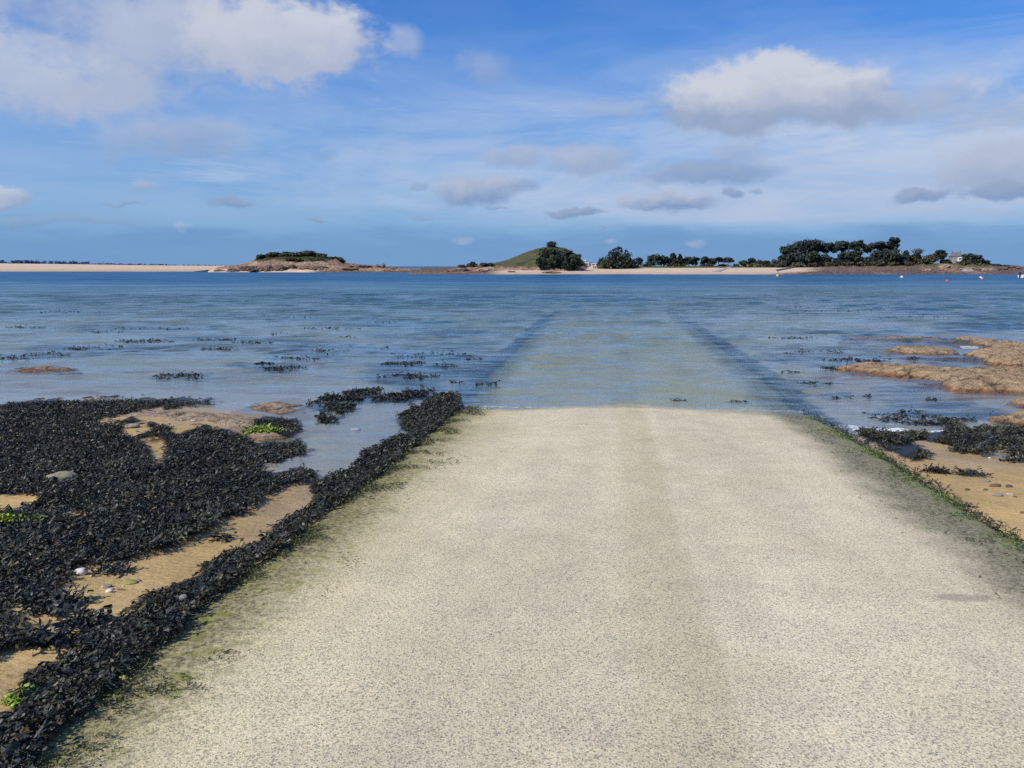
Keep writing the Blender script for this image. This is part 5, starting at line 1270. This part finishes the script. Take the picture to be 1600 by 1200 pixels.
# ------------------------------------------------------------------ buildings
M_WHITE = simple_mat('white_render', (.78, .78, .76), .8, .08, 1.5); M_STONE = simple_mat('grey_stone_wall', (.30, .27, .23), .9, .25, 3.0); M_SLATE = simple_mat('slate_roof', (.13, .14, .16), .7, .2, 2.0)
M_GLASS = simple_mat('window_glass', (.03, .04, .05), .15, .2, 1.0, 0, .5); M_BRICK = simple_mat('chimney_brick', (.3, .17, .12), .9)
def window(parent, c, w, h, frame_mat, nrm=-1):
    """a framed window set on a wall that faces the sea"""
    G = Geo(); t = .09; y = c[1] - .03
    for dx, dz, ww, hh in ((-w / 2, 0, t, h), (w / 2, 0, t, h), (0, h / 2, w + t, t), (0, -h / 2, w + t, t), (0, 0, t * .6, h - t)): G.box((c[0] + dx, y, c[2] + dz), (ww, .07, hh))
    f = G.build('window', frame_mat, parent); q = Geo(); q.box((c[0], c[1] + .0, c[2]), (w - t, .03, h - t)); q.build('pane', M_GLASS, f)
# white cabin behind the beach
Y = 300; x, z = on_y(922, 417.2, Y); u = Y / F
cab = empty('beach_cabin', (float(x), Y, float(z)), 'low white flat-roofed cabin behind the beach next to the dark cypress', 'cabin')
G = Geo(); G.box((-1.6, 0, 1.0), (1.7, 4, 2.0)); G.box((.95, .3, .78), (3.4, 3.4, 1.56)); G.box((.95, .3, -.6), (6.2, 4.2, 1.2)); G.build('wall', M_WHITE, cab)
rf = Geo(); rf.box((-1.6, 0, 2.06), (1.9, 4.2, .12)); rf.box((.98, .3, 1.61), (3.5, 3.6, .10)); rfo = rf.build('roof', M_SLATE, cab)
ch = Geo(); ch.box((-1.9, .4, 2.5), (.45, .45, .8)); ch.build('chimney', M_WHITE, rfo)
window(cab, (-1.5, -2.02, 1.15), .8, .7, M_WHITE); window(cab, (-.1, -1.42, .95), .7, .6, M_WHITE); window(cab, (1.1, -1.42, .95), 1.1, .6, M_WHITE); window(cab, (2.2, -1.42, .95), .5, .6, M_WHITE)
d = Geo(); d.box((-2.2, -2.02, .55), (.4, .06, 1.1)); d.build('door', M_SLATE, cab)
# house on the headland
Y = 330; x, z = on_y(1493, 412.5, Y)
hs = empty('headland_house', (float(x), Y, float(z)), 'grey stone house with slate hipped roof and white window bay on the headland', 'house', rz=-.3)
G = Geo(); G.box((0, 0, 1.2), (4.6, 4.2, 4.0)); G.build('wall', M_STONE, hs)
G = Geo(); e = .25; zz = 3.2; a, b = 2.3 + e, 2.1 + e
G.add([(-a, -b, zz), (a, -b, zz), (a, b, zz), (-a, b, zz), (-.8, 0, zz + 1.7), (.8, 0, zz + 1.7), (-a, -b, zz - .12), (a, -b, zz - .12), (a, b, zz - .12), (-a, b, zz - .12)], [(0, 1, 5, 4), (1, 2, 5, 5), (2, 3, 4, 5), (3, 0, 4, 4), (0, 6, 7, 1), (1, 7, 8, 2), (2, 8, 9, 3), (3, 9, 6, 0), (6, 9, 8, 7)])
rfo = G.build('roof', M_SLATE, hs)
for sx in (-1.5, 1.5):
    ch = Geo(); ch.box((sx, .3, zz + 1.35), (.5, .6, 1.7)); ch.build('chimney', M_BRICK, rfo)
bay = Geo(); bay.box((1.0, -2.35, 1.35), (1.7, .5, 2.9)); bay.build('window_bay', M_WHITE, hs)
window(hs, (1.0, -2.62, .8), 1.1, .8, M_WHITE); window(hs, (1.0, -2.62, 2.1), 1.1, .8, M_WHITE); window(hs, (-1.0, -2.13, 2.3), .7, .9, M_WHITE); window(hs, (-1.4, -2.13, .7), .6, .8, M_WHITE)
d = Geo(); d.box((-.3, -2.13, .5), (.7, .08, 1.5)); d.build('door', M_SLATE, hs)
# little slipway on the far beach
px = [(1110, 427.6), (1122, 427.6), (1146, 418.6), (1139, 418.4)]
G = Geo(); V = []
for i, (a, b, Yq) in enumerate(((1113, 427.5, 216), (1124, 427.5, 216), (1145, 419, 246), (1139, 419, 246))):
    xx, _ = on_y(a, b, Yq); zq = land_z(float(xx), Yq); V.append((float(xx), Yq, max(zq, 0) + .15))
V += [(a, b, c - .6) for a, b, c in V]
G.add(V, [(0, 1, 2, 3), (0, 4, 5, 1), (1, 5, 6, 2), (2, 6, 7, 3), (3, 7, 4, 0)]); o = G.build('far_slipway_path', simple_mat('far_concrete', (.33, .32, .30), .9)); tag(o, kind='structure')
G = Geo(); V = []
for a, Yq in ((1212, 222), (1218, 220), (1252, 246), (1246, 248)):
    xx, _ = on_y(a, 420, Yq); V.append((float(xx), Yq, max(land_z(float(xx), Yq), 0) + .25))
V += [(a, b, c - .9) for a, b, c in V]
G.add(V, [(0, 1, 2, 3), (0, 4, 5, 1), (1, 5, 6, 2), (2, 6, 7, 3), (3, 7, 4, 0)]); o = G.build('beach_jetty', simple_mat('dark_jetty', (.11, .10, .09), .9)); tag(o, 'low dark stone jetty crossing the beach under the pines', 'jetty')

# ------------------------------------------------------------------ far wooded coast
def far_coast():
    Yc = 2600; tops = [(-520, 403), (-200, 405), (0, 406.2), (30, 405.2), (60, 406.5), (95, 407), (112, 406.5), (120, 410), (140, 411.2), (155, 410), (175, 411.5), (200, 411.2), (230, 412), (260, 412.3), (300, 413), (335, 414), (380, 415.4), (420, 416)]
    g = np.random.default_rng(31); lob = []
    for i in range(len(tops) - 1):
        (a, ta), (b, tb) = tops[i], tops[i + 1]; m = max(3, int((b - a) / 3.2))
        for k in range(m):
            t = (k + g.random()) / m; px = a + (b - a) * t; tp = ta + (tb - ta) * t + g.uniform(0, 1.6)
            x, z = on_y(px, tp, Yc + g.uniform(-60, 60)); r = g.uniform(4, 9); x = float(x); z = float(z)
            if z < 1: continue
            lob.append((x, Yc + g.uniform(-60, 60), z - r * .6, r, r, r * .6))
            if z > 9: lob.append((x + g.normal(0, 4), Yc, z * .45, r * 1.3, r, z * .45))
            else: lob.append((x, Yc, z * .4, r * 1.3, r, z * .4 + .5))
    V, Fq, Cc = leaves(g, lob, 24000, 2.3, (.085, .15, .25), .25, .7)  # aerial haze put into the leaf colour as a blue tint
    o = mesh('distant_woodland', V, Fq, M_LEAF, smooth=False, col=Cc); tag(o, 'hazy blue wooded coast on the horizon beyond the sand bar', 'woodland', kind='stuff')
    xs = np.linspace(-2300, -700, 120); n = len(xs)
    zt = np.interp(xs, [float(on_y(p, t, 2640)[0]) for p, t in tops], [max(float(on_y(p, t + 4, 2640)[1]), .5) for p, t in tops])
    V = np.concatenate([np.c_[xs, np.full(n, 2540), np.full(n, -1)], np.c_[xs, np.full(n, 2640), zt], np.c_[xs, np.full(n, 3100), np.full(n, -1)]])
    o = mesh('distant_hills', V, gridfaces(3, n), simple_mat('haze_tinted_land', (.10, .17, .27), .9, .15, .01)); tag(o, kind='structure')  # land colour blued to stand in for haze over distance
far_coast()

# ------------------------------------------------------------------ buoys and boat
def buoy(px, py, dpx, col, label, kind):
    x, y = on_z(px, py + dpx * .35, 0); x = float(x); y = float(y); r = dpx / F * y / 2
    m = simple_mat(kind + '_buoy_plastic', col, .4, .08, 6.0, 0, .4)
    e = empty('mooring_buoy', (x, y, 0), label, 'buoy', 'mooring buoys off the far shore')
    G = Geo(); G.lathe([(0.001, -r * .6)] + [(r * math.cos(t), r * .35 + r * math.sin(t)) for t in np.linspace(-1.1, 1.45, 12)] + [(0.001, r * 1.36)], 20); G.build('float', m, e, True)
    G = Geo(); G.lathe([(r * .2, r * 1.3), (r * .24, r * 1.5), (r * .16, r * 1.62), (0.001, r * 1.64)], 10); t = np.linspace(0, math.pi, 9); G.tube([(r * .2 * math.cos(a), 0, r * 1.6 + r * .3 * math.sin(a)) for a in t], [r * .06] * 9, 6); G.build('eye', M_DKMET, e, True)
    return e
M_DKMET = simple_mat('dark_metal', (.05, .05, .055), .5)
yb = buoy(1215, 430, 4.6, (.62, .52, .16), 'yellow mooring buoy below the dark jetty', 'yellow')
G = Geo(); G.tube([(0, 0, .5), (0, 0, 1.3)], [.05, .04]); G.box((0, 0, 1.25), (.34, .34, .3)); G.build('topmark', M_DKMET, yb)
buoy(1409, 432.3, 4.2, (.80, .80, .80), 'white mooring buoy alone in front of the tallest pine', 'white')
buoy(1480, 438.3, 4.4, (.68, .10, .09), 'red mooring buoy nearest the camera below the house', 'red')
buoy(1532.3, 433, 3.6, (.74, .72, .72), 'pale buoy of the touching pair off the headland', 'pale')
buoy(1534.6, 434.8, 4.4, (.74, .22, .22), 'pinkish red buoy of the touching pair off the headland', 'pink')

def boat():
    x, y = on_z(1594.5, 434, 0); y = float(y); x = float(x)
    e = empty('motor_boat', (x, y, 0), 'white moored motor boat with dark outboard cut by the picture edge', 'boat')
    m = simple_mat('white_gelcoat', (.78, .79, .80), .35, .05, 3, 0, .5); L = 4.6; n = 14; V = []
    for i in range(n):
        t = i / (n - 1); w = .85 * (1 - t ** 3.2) ** .8 + .01; sh = .55 + .22 * t * t
        for (a, zz) in ((-1, sh), (-.92, .1), (-.5, -.18 + .1 * t), (0, -.25 + .2 * t * t), (.5, -.18 + .1 * t), (.92, .1), (1, sh)): V.append((t * L, a * w, zz))
    Fq = [(i * 7 + k, i * 7 + k + 1, (i + 1) * 7 + k + 1, (i + 1) * 7 + k) for i in range(n - 1) for k in range(6)]
    G = Geo(); G.add(V, Fq); G.add(V[:7], [(0, 1, 2, 2), (0, 2, 4, 4), (0, 4, 5, 6), (2, 3, 4, 4)]); dk = [(v[0], v[1] * .96, v[2] - .06) for i, v in enumerate(V) if i % 7 in (0, 6)]
    G.add(dk, [(2 * i, 2 * i + 1, 2 * i + 3, 2 * i + 2) for i in range(n - 1)]); G.build('hull', m, e)
    G = Geo(); G.box((-.18, 0, .75), (.36, .34, .55)); G.box((-.2, 0, .1), (.16, .12, .9)); G.build('outboard', M_DKMET, e)
    G = Geo(); G.box((1.9, 0, .85), (.9, 1.0, .5)); G.build('console', m, e)
    G = Geo(); G.add([(1.55, -.5, 1.1), (1.55, .5, 1.1), (1.9, .42, 1.5), (1.9, -.42, 1.5)], [(0, 1, 2, 3)]); G.build('windscreen', M_GLASS, e)
boat()
